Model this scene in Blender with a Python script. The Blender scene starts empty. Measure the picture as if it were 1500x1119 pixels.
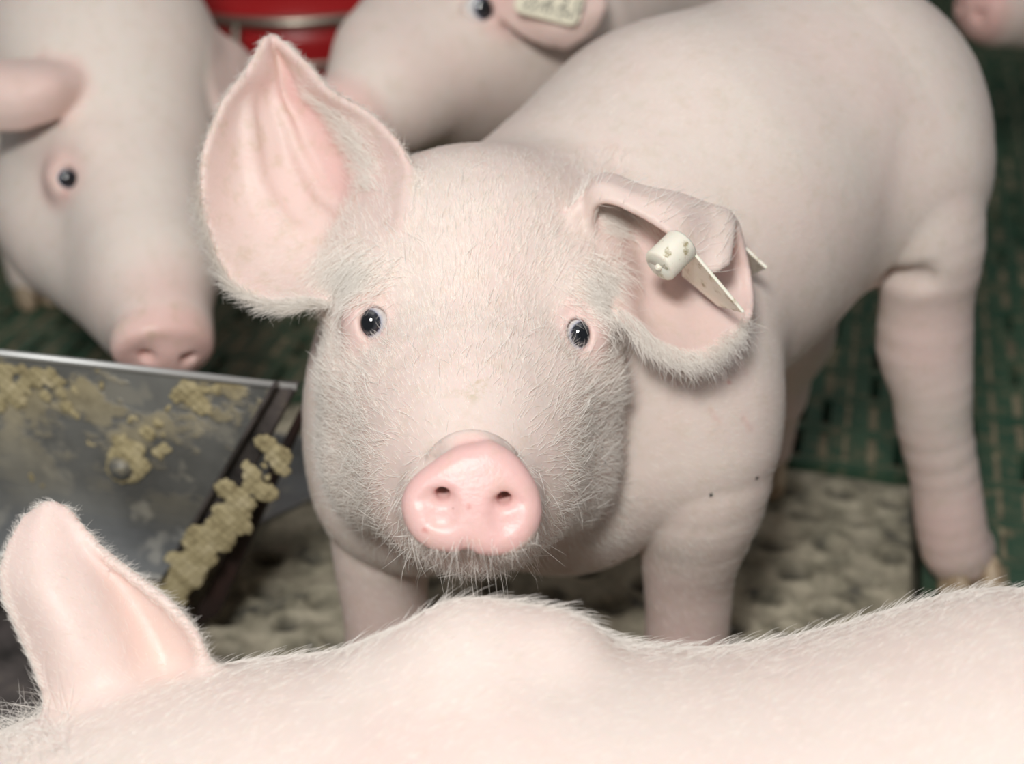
import bpy, math, random
import numpy as np
from mathutils import Vector, Matrix
from mathutils.bvhtree import BVHTree

rng = np.random.default_rng(7)
random.seed(7)
C = bpy.context.scene.collection
sc = bpy.context.scene

# ------------------------------------------------------------------ camera, light, exposure
F = 2100.0
CAM = np.array([0.0, 0.0, 0.70])
TH = math.radians(30)
RT = np.array([1.0, 0, 0]); UP = np.array([0, math.sin(TH), math.cos(TH)]); FW = np.array([0, math.cos(TH), -math.sin(TH)])
cd = bpy.data.cameras.new('camera'); cam = bpy.data.objects.new('camera', cd); C.objects.link(cam)
cam.location = CAM; cam.rotation_euler = (math.pi / 2 - TH, 0, 0)
cd.sensor_width = 36; cd.lens = F / 1500 * 36; cd.clip_start = 0.02
cd.dof.use_dof = True; cd.dof.focus_distance = 0.725; cd.dof.aperture_fstop = 4.3
sc.camera = cam
sc.view_settings.view_transform = 'Standard'; sc.view_settings.look = 'None'
sc.view_settings.gamma = 1; sc.view_settings.use_curve_mapping = False
sc.view_settings.exposure = 0.0
w = bpy.data.worlds.new('world'); sc.world = w; w.use_nodes = True
w.node_tree.nodes['Background'].inputs[0].default_value = (0.93, 0.96, 1.0, 1)
w.node_tree.nodes['Background'].inputs[1].default_value = 0.17

def area(name, loc, target, size, power, col=(1, 1, 1)):
    l = bpy.data.lights.new(name, 'AREA'); l.size = size; l.energy = power; l.color = col
    o = bpy.data.objects.new(name, l); C.objects.link(o); o.location = loc
    o.rotation_euler = (Vector(target) - Vector(loc)).to_track_quat('-Z', 'Y').to_euler()
    return o
area('camera_flash', (-0.16, -0.22, 1.22), (0.05, 0.85, 0.25), 0.20, 14.0, (1, 0.98, 0.95))
area('overhead_fill_softbox', (0.0, 0.7, 2.1), (0.1, 0.85, 0.2), 1.0, 5.5, (1, 0.98, 0.95))  # added soft fill from above, no such lamp in view

# ------------------------------------------------------------------ helpers
def P(px, py, d):
    return CAM + FW * d + RT * ((px - 750) / F * d) - UP * ((py - 559.5) / F * d)
def PZ(px, py, z):
    dr = FW + RT * ((px - 750) / F) - UP * ((py - 559.5) / F)
    return CAM + dr * ((z - CAM[2]) / dr[2])
def ss(a, b, x):
    t = np.clip((x - a) / (b - a), 0, 1); return t * t * (3 - 2 * t)
def proj(p):
    q = p - CAM; d = q @ FW
    return 750 + F * (q @ RT) / d, 559.5 - F * (q @ UP) / d, d

class RC:
    def __init__(s, a, b, ra, rb, k=0.02, op='u'):
        s.a, s.b, s.ra, s.rb, s.k, s.op = np.array(a, float), np.array(b, float), ra, rb, k, op
        s.ba = s.b - s.a; s.l2 = max(s.ba @ s.ba, 1e-12)
    def f(s, p):
        q = p - s.a; t = np.clip(q @ s.ba / s.l2, 0, 1)
        return np.linalg.norm(q - t[:, None] * s.ba, axis=1) - (s.ra + (s.rb - s.ra) * t)
    def box(s):
        r = max(s.ra, s.rb); return np.minimum(s.a, s.b) - r, np.maximum(s.a, s.b) + r
CAMR = np.array([RT, UP, -FW])
def axes(dirv, up=(0, 0, 1)):
    z = np.array(dirv, float); z /= np.linalg.norm(z)
    x = np.cross(np.array(up, float), z); x /= np.linalg.norm(x)
    return np.array([x, np.cross(z, x), z])
class EL:
    def __init__(s, c, r, R=None, k=0.02, op='u'):
        s.c = np.array(c, float); s.r = np.array(r, float); s.R = CAMR if R is None else R; s.k, s.op = k, op
    def f(s, p):
        q = (p - s.c) @ s.R.T
        k0 = np.linalg.norm(q / s.r, axis=1); k1 = np.linalg.norm(q / s.r ** 2, axis=1)
        return np.where(k0 < 1e-6, -s.r.min(), k0 * (k0 - 1) / np.maximum(k1, 1e-9))
    def box(s):
        m = s.r.max(); return s.c - m, s.c + m
class DISC:      # extruded, rounded outline (snout pad)
    def __init__(s, c, pts, R, back, rnd, k=0.005, dome=0.003):
        s.c = np.array(c); s.pts = np.array(pts); s.R = R; s.back = back; s.rnd = rnd; s.k = k; s.op = 'u'; s.dome = dome
    def f(s, p):
        q = (p - s.c) @ s.R.T
        x = q[:, :2]; v = s.pts; n = len(v)
        d = np.full(len(x), 1e9); sg = np.ones(len(x))
        for i in range(n):
            a = v[i]; b = v[i - 1]; e = b - a; w_ = x - a
            t = np.clip(w_ @ e / (e @ e), 0, 1)
            d = np.minimum(d, ((w_ - t[:, None] * e) ** 2).sum(1))
            c1 = x[:, 1] >= a[1]; c2 = x[:, 1] < b[1]; c3 = e[0] * w_[:, 1] > e[1] * w_[:, 0]
            sg = np.where((c1 & c2 & c3) | (~c1 & ~c2 & ~c3), -sg, sg)
        d2 = sg * np.sqrt(d) + s.rnd
        ext = np.abs(v).max()
        zz = q[:, 2] + s.dome * np.minimum((x ** 2).sum(1) / ext ** 2, 2)
        dz = np.abs(zz + s.back / 2) - s.back / 2 + s.rnd
        return np.minimum(np.maximum(d2, dz), 0) + np.sqrt(np.maximum(d2, 0) ** 2 + np.maximum(dz, 0) ** 2) - s.rnd
    def box(s):
        m = np.abs(s.pts).max() + s.back; return s.c - m, s.c + m
def crspline(c, n):       # Catmull-Rom through the rows of c
    c = np.asarray(c, float); m = len(c)
    e = np.concatenate([2 * c[:1] - c[1:2], c, 2 * c[-1:] - c[-2:-1]])
    u = np.linspace(0, m - 1, n); i = np.minimum(u.astype(int), m - 2); t = (u - i)
    sh = (n,) + (1,) * (c.ndim - 1); t = t.reshape(sh)
    p0, p1, p2, p3 = e[i], e[i + 1], e[i + 2], e[i + 3]
    return 0.5 * (2 * p1 + (p2 - p0) * t + (2 * p0 - 5 * p1 + 4 * p2 - p3) * t * t + (3 * p1 - p0 - 3 * p2 + p3) * t ** 3)
class SHEET:     # thin curved skin (ear)
    def __init__(s, rows, th=0.0024, k=0.006, n=(60, 44), disp=None):
        g = np.array([[P(*q) for q in r] for r in rows])
        g = crspline(g, n[0]); g = np.swapaxes(crspline(np.swapaxes(g, 0, 1), n[1]), 0, 1)
        nr = np.cross(np.gradient(g, axis=0), np.gradient(g, axis=1)); nr /= np.linalg.norm(nr, axis=2, keepdims=True) + 1e-12
        if (nr.reshape(-1, 3).mean(0) @ FW) > 0: nr = -nr
        if disp is not None:
            U, V = np.meshgrid(np.linspace(0, 1, n[0]), np.linspace(0, 1, n[1]), indexing='ij')
            g = g + nr * disp(U, V)[..., None]
        s.g = g; s.nr = nr; s.th = th; s.k = k; s.op = 'u'
        v = g.reshape(-1, 3); a, b = n
        idx = np.arange(a * b).reshape(a, b)
        q = np.stack([idx[:-1, :-1], idx[1:, :-1], idx[1:, 1:], idx[:-1, 1:]], -1).reshape(-1, 4)
        s.v = v; s.nf = nr.reshape(-1, 3); s.n = n
        s.bvh = BVHTree.FromPolygons([tuple(x) for x in v], [tuple(int(y) for y in x) for x in q])
        s.lo, s.hi = v.min(0), v.max(0)
        s.cells = b - 1
    def f(s, p):
        dbox = np.linalg.norm(np.maximum(np.maximum(s.lo - p, p - s.hi), 0), axis=1)
        out = dbox + 0.01
        for i in np.nonzero(dbox < 0.02)[0]:
            r = s.bvh.find_nearest(Vector(p[i]))
            out[i] = r[3] - s.th
        return out
    def side(s, p, rad=0.012):     # +1 on the inner face, -1 outside, 0 = elsewhere ; also u,v
        r_ = np.zeros(len(p)); U = np.zeros(len(p)); V = np.zeros(len(p))
        dbox = np.linalg.norm(np.maximum(np.maximum(s.lo - p, p - s.hi), 0), axis=1)
        for i in np.nonzero(dbox < rad)[0]:
            l, nn, fi, d = s.bvh.find_nearest(Vector(p[i]))
            if d < rad:
                a, b = divmod(fi, s.cells)
                nm = s.nr[a, b]
                r_[i] = (1 if (p[i] - np.array(l)) @ nm > 0 else -1) * (1 - max(0, d - s.th * 1.3) / rad)
                U[i] = a / (s.n[0] - 1); V[i] = b / s.cells
        return r_, U, V
    def box(s):
        return s.lo - 0.01, s.hi + 0.01

def chain(A, pts, n=14, k=.02):     # smooth swept limb through (point, radius)
    q = crspline(np.array([[*p, r] for p, r in pts]), n)
    for i in range(n - 1): A(RC(q[i, :3], q[i + 1, :3], q[i, 3], q[i + 1, 3], k if i < 2 else .0025))
def combine(vals, prims):
    a = np.full(len(vals[0]), 1e3)
    for b, pr in zip(vals, prims):
        k = pr.k
        if pr.op == 'u':
            h = np.maximum(k - np.abs(a - b), 0) / k; a = np.minimum(a, b) - h * h * k / 4
        else:
            b = -b; h = np.maximum(k - np.abs(a - b), 0) / k; a = np.maximum(a, b) + h * h * k / 4
    return a
def sdf(prims, p):
    return combine([pr.f(p) for pr in prims], prims)
def march(prims, px, py, d0=0.4):
    dr = FW + RT * ((px - 750) / F) - UP * ((py - 559.5) / F); L = np.linalg.norm(dr); t = d0
    for _ in range(200):
        v = float(sdf(prims, (CAM + dr * t)[None])[0])
        if v < 2e-4: break
        t += v / L * 0.7
    return t

CORN = np.array([[i, j, k] for i in (0, 1) for j in (0, 1) for k in (0, 1)])
def polygonise(prims, h):
    lo = np.min([p.box()[0] for p in prims if p.op == 'u'], axis=0) - 6 * h
    hi = np.max([p.box()[1] for p in prims if p.op == 'u'], axis=0) + 6 * h
    lo[2] = max(lo[2], -8 * h)
    B = 8; bs = B * h
    nb = np.ceil((hi - lo) / bs).astype(int)
    I = np.stack(np.meshgrid(*[np.arange(x) for x in nb], indexing='ij'), -1).reshape(-1, 3)
    cen = lo + (I + 0.5) * bs
    D = np.array([p.f(cen) for p in prims])
    s0 = combine(D, prims); R = bs * 0.8661 * 1.35 + 0.004
    keep = np.abs(s0) < R
    for i_, p_ in enumerate(prims):
        if p_.op == 's': keep |= np.abs(D[i_]) < R
    I = I[keep]; D = D[:, keep]
    g = np.arange(B + 1)
    off = np.stack(np.meshgrid(g, g, g, indexing='ij'), -1).reshape(-1, 3)
    keys, pts = [], []
    sgn = {}
    dims = nb * B + 2
    K = []; V = []; E = []
    step = 24
    for c in range(0, len(I), step):
        Ic = I[c:c + step]
        act = [i for i in range(len(prims)) if (D[i, c:c + step] < R + prims[i].k + 0.006).any()]
        if not act: continue
        ap = [prims[i] for i in act]
        if all(x.op == 's' for x in ap): continue
        gp = (Ic[:, None, :] * B + off[None]).reshape(-1, 3)
        val = sdf(ap, lo + gp * h).reshape(len(Ic), B + 1, B + 1, B + 1)
        cv = np.stack([val[:, i:B + i, j:B + j, k:B + k] for i, j, k in CORN], -1)   # n,B,B,B,8
        neg = cv < 0
        m = neg.any(-1) & ~neg.all(-1)
        bi, x, y, z = np.nonzero(m)
        if not len(bi): continue
        cv = cv[bi, x, y, z]; ng = neg[bi, x, y, z]
        gi = Ic[bi] * B + np.stack([x, y, z], -1)
        acc = np.zeros((len(bi), 3)); cnt = np.zeros(len(bi))
        for a in range(8):
            for b in range(a + 1, 8):
                if np.abs(CORN[a] - CORN[b]).sum() == 1:
                    cr = ng[:, a] != ng[:, b]
                    t = np.where(cr, cv[:, a] / np.where(cr, cv[:, a] - cv[:, b], 1), 0)
                    acc += np.where(cr[:, None], CORN[a] + t[:, None] * (CORN[b] - CORN[a]), 0); cnt += cr
        V.append(lo + (gi + acc / cnt[:, None]) * h)
        K.append((gi[:, 0] * dims[1] + gi[:, 1]) * dims[2] + gi[:, 2])
        E.append(np.stack([ng[:, 0] != ng[:, 4], ng[:, 0] != ng[:, 2], ng[:, 0] != ng[:, 1], ng[:, 0]], -1))
    K = np.concatenate(K); V = np.concatenate(V); E = np.concatenate(E)
    o = np.argsort(K); K, V, E = K[o], V[o], E[o]
    st = np.array([dims[1] * dims[2], dims[2], 1]); quads = []
    for ax in range(3):
        u, v = [(1, 2), (2, 0), (0, 1)][ax]
        s = np.nonzero(E[:, ax])[0]
        ks = [K[s], K[s] - st[u], K[s] - st[u] - st[v], K[s] - st[v]]
        ix = [np.clip(np.searchsorted(K, k), 0, len(K) - 1) for k in ks]
        ok = np.all([K[i] == k for i, k in zip(ix, ks)], axis=0)
        q = np.stack(ix, -1)[ok]; fl = ~E[s, 3][ok]
        q[fl] = q[fl][:, ::-1]
        quads.append(q)
    Q = np.concatenate(quads)
    return V, Q
def smooth(V, Q, it=2, lam=0.5):
    e = np.concatenate([Q[:, [0, 1]], Q[:, [1, 2]], Q[:, [2, 3]], Q[:, [3, 0]]])
    deg = np.bincount(e.ravel(), minlength=len(V)).astype(float)
    for l in [lam, -lam * 0.96] * it:
        S = np.zeros_like(V)
        for c in range(3):
            S[:, c] = np.bincount(e[:, 0], V[e[:, 1], c], len(V)) + np.bincount(e[:, 1], V[e[:, 0], c], len(V))
        V = V + l * (S / np.maximum(deg, 1)[:, None] - V)
    return V
def vnormals(V, Q):
    fn = np.cross(V[Q[:, 2]] - V[Q[:, 0]], V[Q[:, 3]] - V[Q[:, 1]])
    N = np.zeros_like(V)
    for c in range(4):
        for a in range(3): N[:, a] += np.bincount(Q[:, c], fn[:, a], len(V))
    return N / (np.linalg.norm(N, axis=1, keepdims=True) + 1e-12)

def mesh_obj(name, V, Q, mat, parent=None, attrs=None, origin=None):
    V = np.asarray(V, float)
    org = np.zeros(3) if origin is None else np.asarray(origin, float)
    me = bpy.data.meshes.new(name); V = V - org
    if isinstance(Q, np.ndarray) and Q.ndim == 2:
        n, k = Q.shape
        me.vertices.add(len(V)); me.vertices.foreach_set('co', V.ravel().astype(np.float32))
        me.loops.add(n * k); me.loops.foreach_set('vertex_index', Q.ravel().astype(np.int32))
        me.polygons.add(n); me.polygons.foreach_set('loop_start', (np.arange(n) * k).astype(np.int32))
        me.polygons.foreach_set('use_smooth', np.ones(n, bool))
        me.update(calc_edges=True); me.validate()
    else:
        me.from_pydata([tuple(v) for v in V], [], Q); me.update()
    for kx, vx in (attrs or {}).items():
        a = me.attributes.new(kx, 'FLOAT', 'POINT'); a.data.foreach_set('value', np.asarray(vx, np.float32))
    if mat: me.materials.append(mat)
    o = bpy.data.objects.new(name, me); C.objects.link(o)
    o.location = org
    if parent is not None:
        o.parent = parent; o.location = org - np.array(parent.location)
    return o
def tag(o, label=None, cat=None, group=None, kind=None):
    if label: o['label'] = label
    if cat: o['category'] = cat
    if group: o['group'] = group
    if kind: o['kind'] = kind
    return o
def bevel(o, wd=0.002, seg=2, smooth_=True):
    m = o.modifiers.new('bevel', 'BEVEL'); m.width = wd; m.segments = seg; m.limit_method = 'ANGLE'; m.angle_limit = 0.6
    if smooth_:
        for p in o.data.polygons: p.use_smooth = True
        wn = o.modifiers.new('wn', 'WEIGHTED_NORMAL')
    return o
class MB:
    def __init__(s): s.v = []; s.f = []
    def hexa(s, p):      # 8 corner points: bottom 4 then top 4, same winding
        b = len(s.v); s.v += [tuple(x) for x in p]
        s.f += [tuple(b + i for i in q) for q in ((3, 2, 1, 0), (4, 5, 6, 7), (0, 1, 5, 4), (1, 2, 6, 5), (2, 3, 7, 6), (3, 0, 4, 7))]
    def box(s, x0, x1, y0, y1, z0, z1):
        s.hexa([(x0, y0, z0), (x1, y0, z0), (x1, y1, z0), (x0, y1, z0), (x0, y0, z1), (x1, y0, z1), (x1, y1, z1), (x0, y1, z1)])
    def slab(s, a, b, c, d, n):   # quad a b c d thickened along vector n
        a, b, c, d, n = map(np.array, (a, b, c, d, n)); s.hexa([a, b, c, d, a + n, b + n, c + n, d + n])
    def tube(s, pts, rad, seg=12, caps=True):
        pts = np.array(pts, float); rad = np.broadcast_to(rad, len(pts))
        b = len(s.v); tn = np.gradient(pts, axis=0); tn /= np.linalg.norm(tn, axis=1, keepdims=True)
        u = np.cross(tn[0], (0.13, 0.2, 0.97)); u /= np.linalg.norm(u)
        for i, (p, t, r) in enumerate(zip(pts, tn, rad)):
            u = u - t * (u @ t); u /= np.linalg.norm(u); w_ = np.cross(t, u)
            for j in range(seg):
                a = 2 * math.pi * j / seg; s.v.append(tuple(p + r * (math.cos(a) * u + math.sin(a) * w_)))
        for i in range(len(pts) - 1):
            for j in range(seg):
                s.f.append((b + i * seg + j, b + i * seg + (j + 1) % seg, b + (i + 1) * seg + (j + 1) % seg, b + (i + 1) * seg + j))
        if caps:
            s.f.append(tuple(b + j for j in range(seg))[::-1]); s.f.append(tuple(b + (len(pts) - 1) * seg + j for j in range(seg)))
    def lathe(s, prof, c=(0, 0, 0), seg=48, a0=0, a1=2 * math.pi):
        b = len(s.v); full = abs(a1 - a0 - 2 * math.pi) < 1e-6; ns = seg if full else seg + 1
        for r, z in prof:
            for j in range(ns):
                a = a0 + (a1 - a0) * j / seg; s.v.append((c[0] + r * math.cos(a), c[1] + r * math.sin(a), c[2] + z))
        for i in range(len(prof) - 1):
            for j in range(seg):
                k = (j + 1) % ns
                s.f.append((b + i * ns + j, b + i * ns + k, b + (i + 1) * ns + k, b + (i + 1) * ns + j))
    def build(s, name, mat, parent=None, sm=False):
        o = mesh_obj(name, s.v, s.f, mat, parent)
        if sm:
            for p in o.data.polygons: p.use_smooth = True
        return o

# ------------------------------------------------------------------ materials
def mat(name, base=(0.8, 0.8, 0.8), rough=0.5, metal=0.0, spec=0.5):
    m = bpy.data.materials.new(name); m.use_nodes = True
    b = m.node_tree.nodes['Principled BSDF']
    b.inputs['Base Color'].default_value = (*base, 1); b.inputs['Roughness'].default_value = rough
    b.inputs['Metallic'].default_value = metal; b.inputs['Specular IOR Level'].default_value = spec
    return m, m.node_tree, b
def N(nt, t, **kw):
    n = nt.nodes.new(t)
    for k, v in kw.items():
        if k in n.inputs: n.inputs[k].default_value = v
        else: setattr(n, k, v)
    return n
def ramp(nt, src, stops):
    r = nt.nodes.new('ShaderNodeValToRGB'); e = r.color_ramp.elements
    while len(e) < len(stops): e.new(0.5)
    for x, (p, c) in zip(e, stops): x.position = p; x.color = (*c, 1) if len(c) == 3 else c
    nt.links.new(src, r.inputs[0]); return r.outputs[0]
def mixc(nt, fac, a, b, mode='MIX'):
    m = nt.nodes.new('ShaderNodeMix'); m.data_type = 'RGBA'; m.blend_type = mode
    for i, s in ((0, fac), (6, a), (7, b)):
        if isinstance(s, (int, float)): m.inputs[i].default_value = s
        elif isinstance(s, tuple): m.inputs[i].default_value = (*s, 1)
        else: nt.links.new(s, m.inputs[i])
    return m.outputs[2]
def noise(nt, scale, detail=4, rough=0.55, co=None, dist=0.0):
    n = N(nt, 'ShaderNodeTexNoise', Scale=scale, Detail=detail, Roughness=rough, Distortion=dist)
    if co is None:
        co = nt.nodes.new('ShaderNodeTexCoord').outputs['Object']
    nt.links.new(co, n.inputs['Vector']); return n.outputs[0]
def bump(nt, b, h, strength=0.3, dist=0.001):
    n = N(nt, 'ShaderNodeBump', Strength=strength, Distance=dist); nt.links.new(h, n.inputs['Height'])
    nt.links.new(n.outputs[0], b.inputs['Normal'])

def skin_material(name, cream=(0.80, 0.70, 0.635), pink=(0.81, 0.475, 0.455), sss=0.25, speck=1.0):
    m, nt, b = mat(name, rough=0.46, spec=0.35)
    a = N(nt, 'ShaderNodeAttribute', attribute_name='pink').outputs['Fac']
    big = noise(nt, 16, 3); mott = ramp(nt, big, [(0.38, (0, 0, 0)), (0.68, (1, 1, 1))])
    f = N(nt, 'ShaderNodeMath', operation='MULTIPLY_ADD'); nt.links.new(mott, f.inputs[0]); f.inputs[1].default_value = 0.16; nt.links.new(a, f.inputs[2]); f.use_clamp = True
    col = mixc(nt, f.outputs[0], cream, pink)
    d = N(nt, 'ShaderNodeAttribute', attribute_name='dirt').outputs['Fac']
    dn = ramp(nt, noise(nt, 90, 5, 0.7), [(0.50, (0, 0, 0)), (0.66, (1, 1, 1))])
    dm = N(nt, 'ShaderNodeMath', operation='MULTIPLY'); nt.links.new(d, dm.inputs[0]); nt.links.new(dn, dm.inputs[1])
    col = mixc(nt, dm.outputs[0], col, (0.50, 0.42, 0.24))
    v = N(nt, 'ShaderNodeTexVoronoi', Scale=190.0); co = nt.nodes.new('ShaderNodeTexCoord'); nt.links.new(co.outputs['Object'], v.inputs['Vector'])
    sp = ramp(nt, v.outputs['Distance'], [(0.0, (1, 1, 1)), (0.06, (1, 1, 1)), (0.13, (0, 0, 0))])
    sel = ramp(nt, v.outputs['Color'], [(0.90, (0, 0, 0)), (0.93, (1, 1, 1))])
    sm = N(nt, 'ShaderNodeMath', operation='MULTIPLY'); nt.links.new(sp, sm.inputs[0]); nt.links.new(sel, sm.inputs[1])
    sm2 = N(nt, 'ShaderNodeMath', operation='MULTIPLY'); nt.links.new(sm.outputs[0], sm2.inputs[0]); sm2.inputs[1].default_value = 0.5 * speck
    col = mixc(nt, sm2.outputs[0], col, (0.33, 0.13, 0.10))
    r = N(nt, 'ShaderNodeAttribute', attribute_name='red').outputs['Fac']
    col = mixc(nt, r, col, (0.62, 0.20, 0.17))
    nt.links.new(col, b.inputs['Base Color'])
    b.inputs['Subsurface Weight'].default_value = sss; b.inputs['Subsurface Scale'].default_value = 0.006
    b.inputs['Subsurface Radius'].default_value = (1.0, 0.45, 0.3)
    wt = N(nt, 'ShaderNodeAttribute', attribute_name='wet').outputs['Fac']
    rr = N(nt, 'ShaderNodeMapRange'); nt.links.new(wt, rr.inputs[0]); rr.inputs[3].default_value = 0.5; rr.inputs[4].default_value = 0.36
    nt.links.new(rr.outputs[0], b.inputs['Roughness'])
    h1 = noise(nt, 420, 3, 0.6); h2 = noise(nt, 60, 4, 0.55)
    ad = N(nt, 'ShaderNodeMath', operation='MULTIPLY_ADD'); nt.links.new(h2, ad.inputs[0]); ad.inputs[1].default_value = 2.2; nt.links.new(h1, ad.inputs[2])
    bump(nt, b, ad.outputs[0], 0.35, 0.0006)
    return m
M_skin = skin_material('piglet_skin')
M_skin_far = skin_material('pig_skin_background', cream=(0.87, 0.775, 0.70), pink=(0.86, 0.53, 0.48), speck=0.3)
M_skin_fore = skin_material('pig_skin_foreground', cream=(0.85, 0.735, 0.675), pink=(0.86, 0.60, 0.55))

M_bristle, _nt, _b = mat('white_bristle', (1.0, 0.965, 0.91), 0.35, spec=0.6)
_tr = N(_nt, 'ShaderNodeBsdfTranslucent'); _tr.inputs[0].default_value = (0.97, 0.93, 0.88, 1)
_mx = N(_nt, 'ShaderNodeMixShader'); _mx.inputs[0].default_value = 0.22
_nt.links.new(_b.outputs[0], _mx.inputs[1]); _nt.links.new(_tr.outputs[0], _mx.inputs[2]); _nt.links.new(_mx.outputs[0], _nt.nodes['Material Output'].inputs['Surface'])
def eye_material(side):
    m, nt, b = mat('eye_surface', (0.01, 0.012, 0.016), 0.04, spec=0.8)
    co = nt.nodes.new('ShaderNodeTexCoord').outputs['Object']
    ln = N(nt, 'ShaderNodeVectorMath', operation='DISTANCE'); nt.links.new(co, ln.inputs[0]); ln.inputs[1].default_value = side
    col = ramp(nt, ln.outputs['Value'], [(0.0, (0.006, 0.007, 0.010)), (0.30, (0.006, 0.007, 0.010)), (0.42, (0.04, 0.042, 0.05)), (0.57, (0.018, 0.02, 0.028)), (0.61, (0.035, 0.04, 0.08)), (0.66, (0.50, 0.53, 0.62)), (0.80, (0.80, 0.78, 0.76))])
    nt.links.new(col, b.inputs['Base Color'])
    return m

# ------------------------------------------------------------------ bristles
def sample_mesh(V, Q, Nn, weight, n):
    cen = V[Q].mean(1); ar = np.linalg.norm(np.cross(V[Q[:, 2]] - V[Q[:, 0]], V[Q[:, 3]] - V[Q[:, 1]]), axis=1)
    fn = Nn[Q].mean(1); fn /= np.linalg.norm(fn, axis=1, keepdims=True) + 1e-12
    view = CAM - cen; view /= np.linalg.norm(view, axis=1, keepdims=True)
    wgt = ar * weight(cen, fn) * ((fn * view).sum(1) > -0.35)
    if wgt.sum() <= 0: return None
    ix = rng.choice(len(Q), n, p=wgt / wgt.sum())
    a, b = rng.random(n)[:, None], rng.random(n)[:, None]; q = V[Q[ix]]
    p = (q[:, 0] * (1 - a) + q[:, 1] * a) * (1 - b) + (q[:, 3] * (1 - a) + q[:, 2] * a) * b
    return p, fn[ix]
def strands(p, n, d, L, lift, jitter=0.25, droop=0.0, K=5, curl=0.15):
    m = len(p)
    d = d + rng.normal(0, jitter, (m, 3)); d = d - n * (d * n).sum(1)[:, None]
    d /= np.linalg.norm(d, axis=1, keepdims=True) + 1e-9
    lift = (lift * (0.6 + 0.8 * rng.random(m)))[:, None] if np.ndim(lift) else (lift * (0.6 + 0.8 * rng.random(m)))[:, None]
    L = (L * (0.55 + 0.8 * rng.random(m)))[:, None]
    side = np.cross(n, d); cu = rng.normal(0, curl, m)[:, None]
    out = np.zeros((m, K, 3))
    for i in range(K):
        t = i / (K - 1)
        out[:, i] = p - n * 0.0004 + L * (d * (t * 0.95) + n * lift * (t - 0.35 * t * t) + side * cu * t * t) + np.array([0, 0, -1.0]) * L * droop * t * t
    return out
def bristles(parent, groups, name='bristles', r0=0.00011, material=None):
    S = np.concatenate([g[0] for g in groups]); rad = np.concatenate([np.full(len(g[0]), g[1]) for g in groups])
    m, K, _ = S.shape
    hc = bpy.data.hair_curves.new(name); hc.add_curves([K] * m)
    org = np.array(parent.location)
    hc.attributes['position'].data.foreach_set('vector', (S - org).reshape(-1).astype(np.float32))
    t = np.linspace(0, 1, K); rr = (rad[:, None] * (1 - 0.8 * t ** 1.5)[None]).reshape(-1)
    at = hc.attributes.get('radius') or hc.attributes.new('radius', 'FLOAT', 'POINT')
    at.data.foreach_set('value', rr.astype(np.float32))
    hc.materials.append(material or M_bristle)
    o = bpy.data.objects.new(name, hc); C.objects.link(o); o.parent = parent
    o['kind'] = 'stuff'
    return o

def eyeball(parent, c, r, off, name='eye'):
    mb = MB(); prof = []
    for i in range(25):
        a = -math.pi / 2 + math.pi * i / 24; prof.append((max(r * math.cos(a), 1e-6), r * math.sin(a)))
    mb.lathe(prof, (0, 0, 0), 32)
    mt = eye_material((0, 0, 0)); o = mesh_obj(name, mb.v, mb.f, mt)
    for p in o.data.polygons: p.use_smooth = True
    o.parent = parent; o.location = np.array(c) - np.array(parent.location)
    # distance from the pole of the iris, in units of metres*k
    nt = mt.node_tree
    dn = [x for x in nt.nodes if x.type == 'VECT_MATH'][0]
    toc = CAM - np.array(c); toc /= np.linalg.norm(toc); pole = toc + RT * off; pole = pole / np.linalg.norm(pole) * r
    dn.inputs[1].default_value = tuple(pole)
    sc_ = N(nt, 'ShaderNodeMath', operation='MULTIPLY'); sc_.inputs[1].default_value = 0.62 / (0.0072 * r / 0.0115)
    rp = [x for x in nt.nodes if x.type == 'VALTORGB'][0]
    nt.links.new(dn.outputs['Value'], sc_.inputs[0]); nt.links.new(sc_.outputs[0], rp.inputs[0])
    return o
M_hoof, _nt, _b = mat('hoof_horn', (0.42, 0.31, 0.20), 0.45)
_nt.links.new(ramp(_nt, noise(_nt, 120, 4), [(0.35, (0.28, 0.19, 0.11)), (0.65, (0.58, 0.46, 0.32))]), _b.inputs['Base Color'])
def hoof(parent, foot, toe=(-0.3, -0.95), s=1.0):
    t = np.array([toe[0], toe[1], 0.0]); t /= np.linalg.norm(t); sd = np.array([-t[1], t[0], 0])
    for sg in (-1, 1):
        c = np.array([foot[0], foot[1], 0]) + sd * sg * 0.0115 * s + t * 0.014 * s
        R = np.array([sd, np.cross(t, sd), t]);
        mb = MB(); prof = []
        nu = 14
        for i in range(nu + 1):
            a = math.pi / 2 * i / nu; z = 0.030 * s * math.sin(a); rr = math.cos(a) ** 0.6 if i < nu else 1e-4
            for j in range(20):
                b = 2 * math.pi * j / 20
                q = c + sd * 0.0105 * s * rr * math.cos(b) + t * (0.019 * s * rr * math.sin(b) - z * 0.35) + np.array([0, 0, z + 0.0005])
                mb.v.append(tuple(q))
        for i in range(nu):
            for j in range(20):
                k = (j + 1) % 20; mb.f.append((i * 20 + j, i * 20 + k, (i + 1) * 20 + k, (i + 1) * 20 + j))
        mb.f.append(tuple(range(20))[::-1])
        mb.build('hoof', M_hoof, parent, True)


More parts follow.
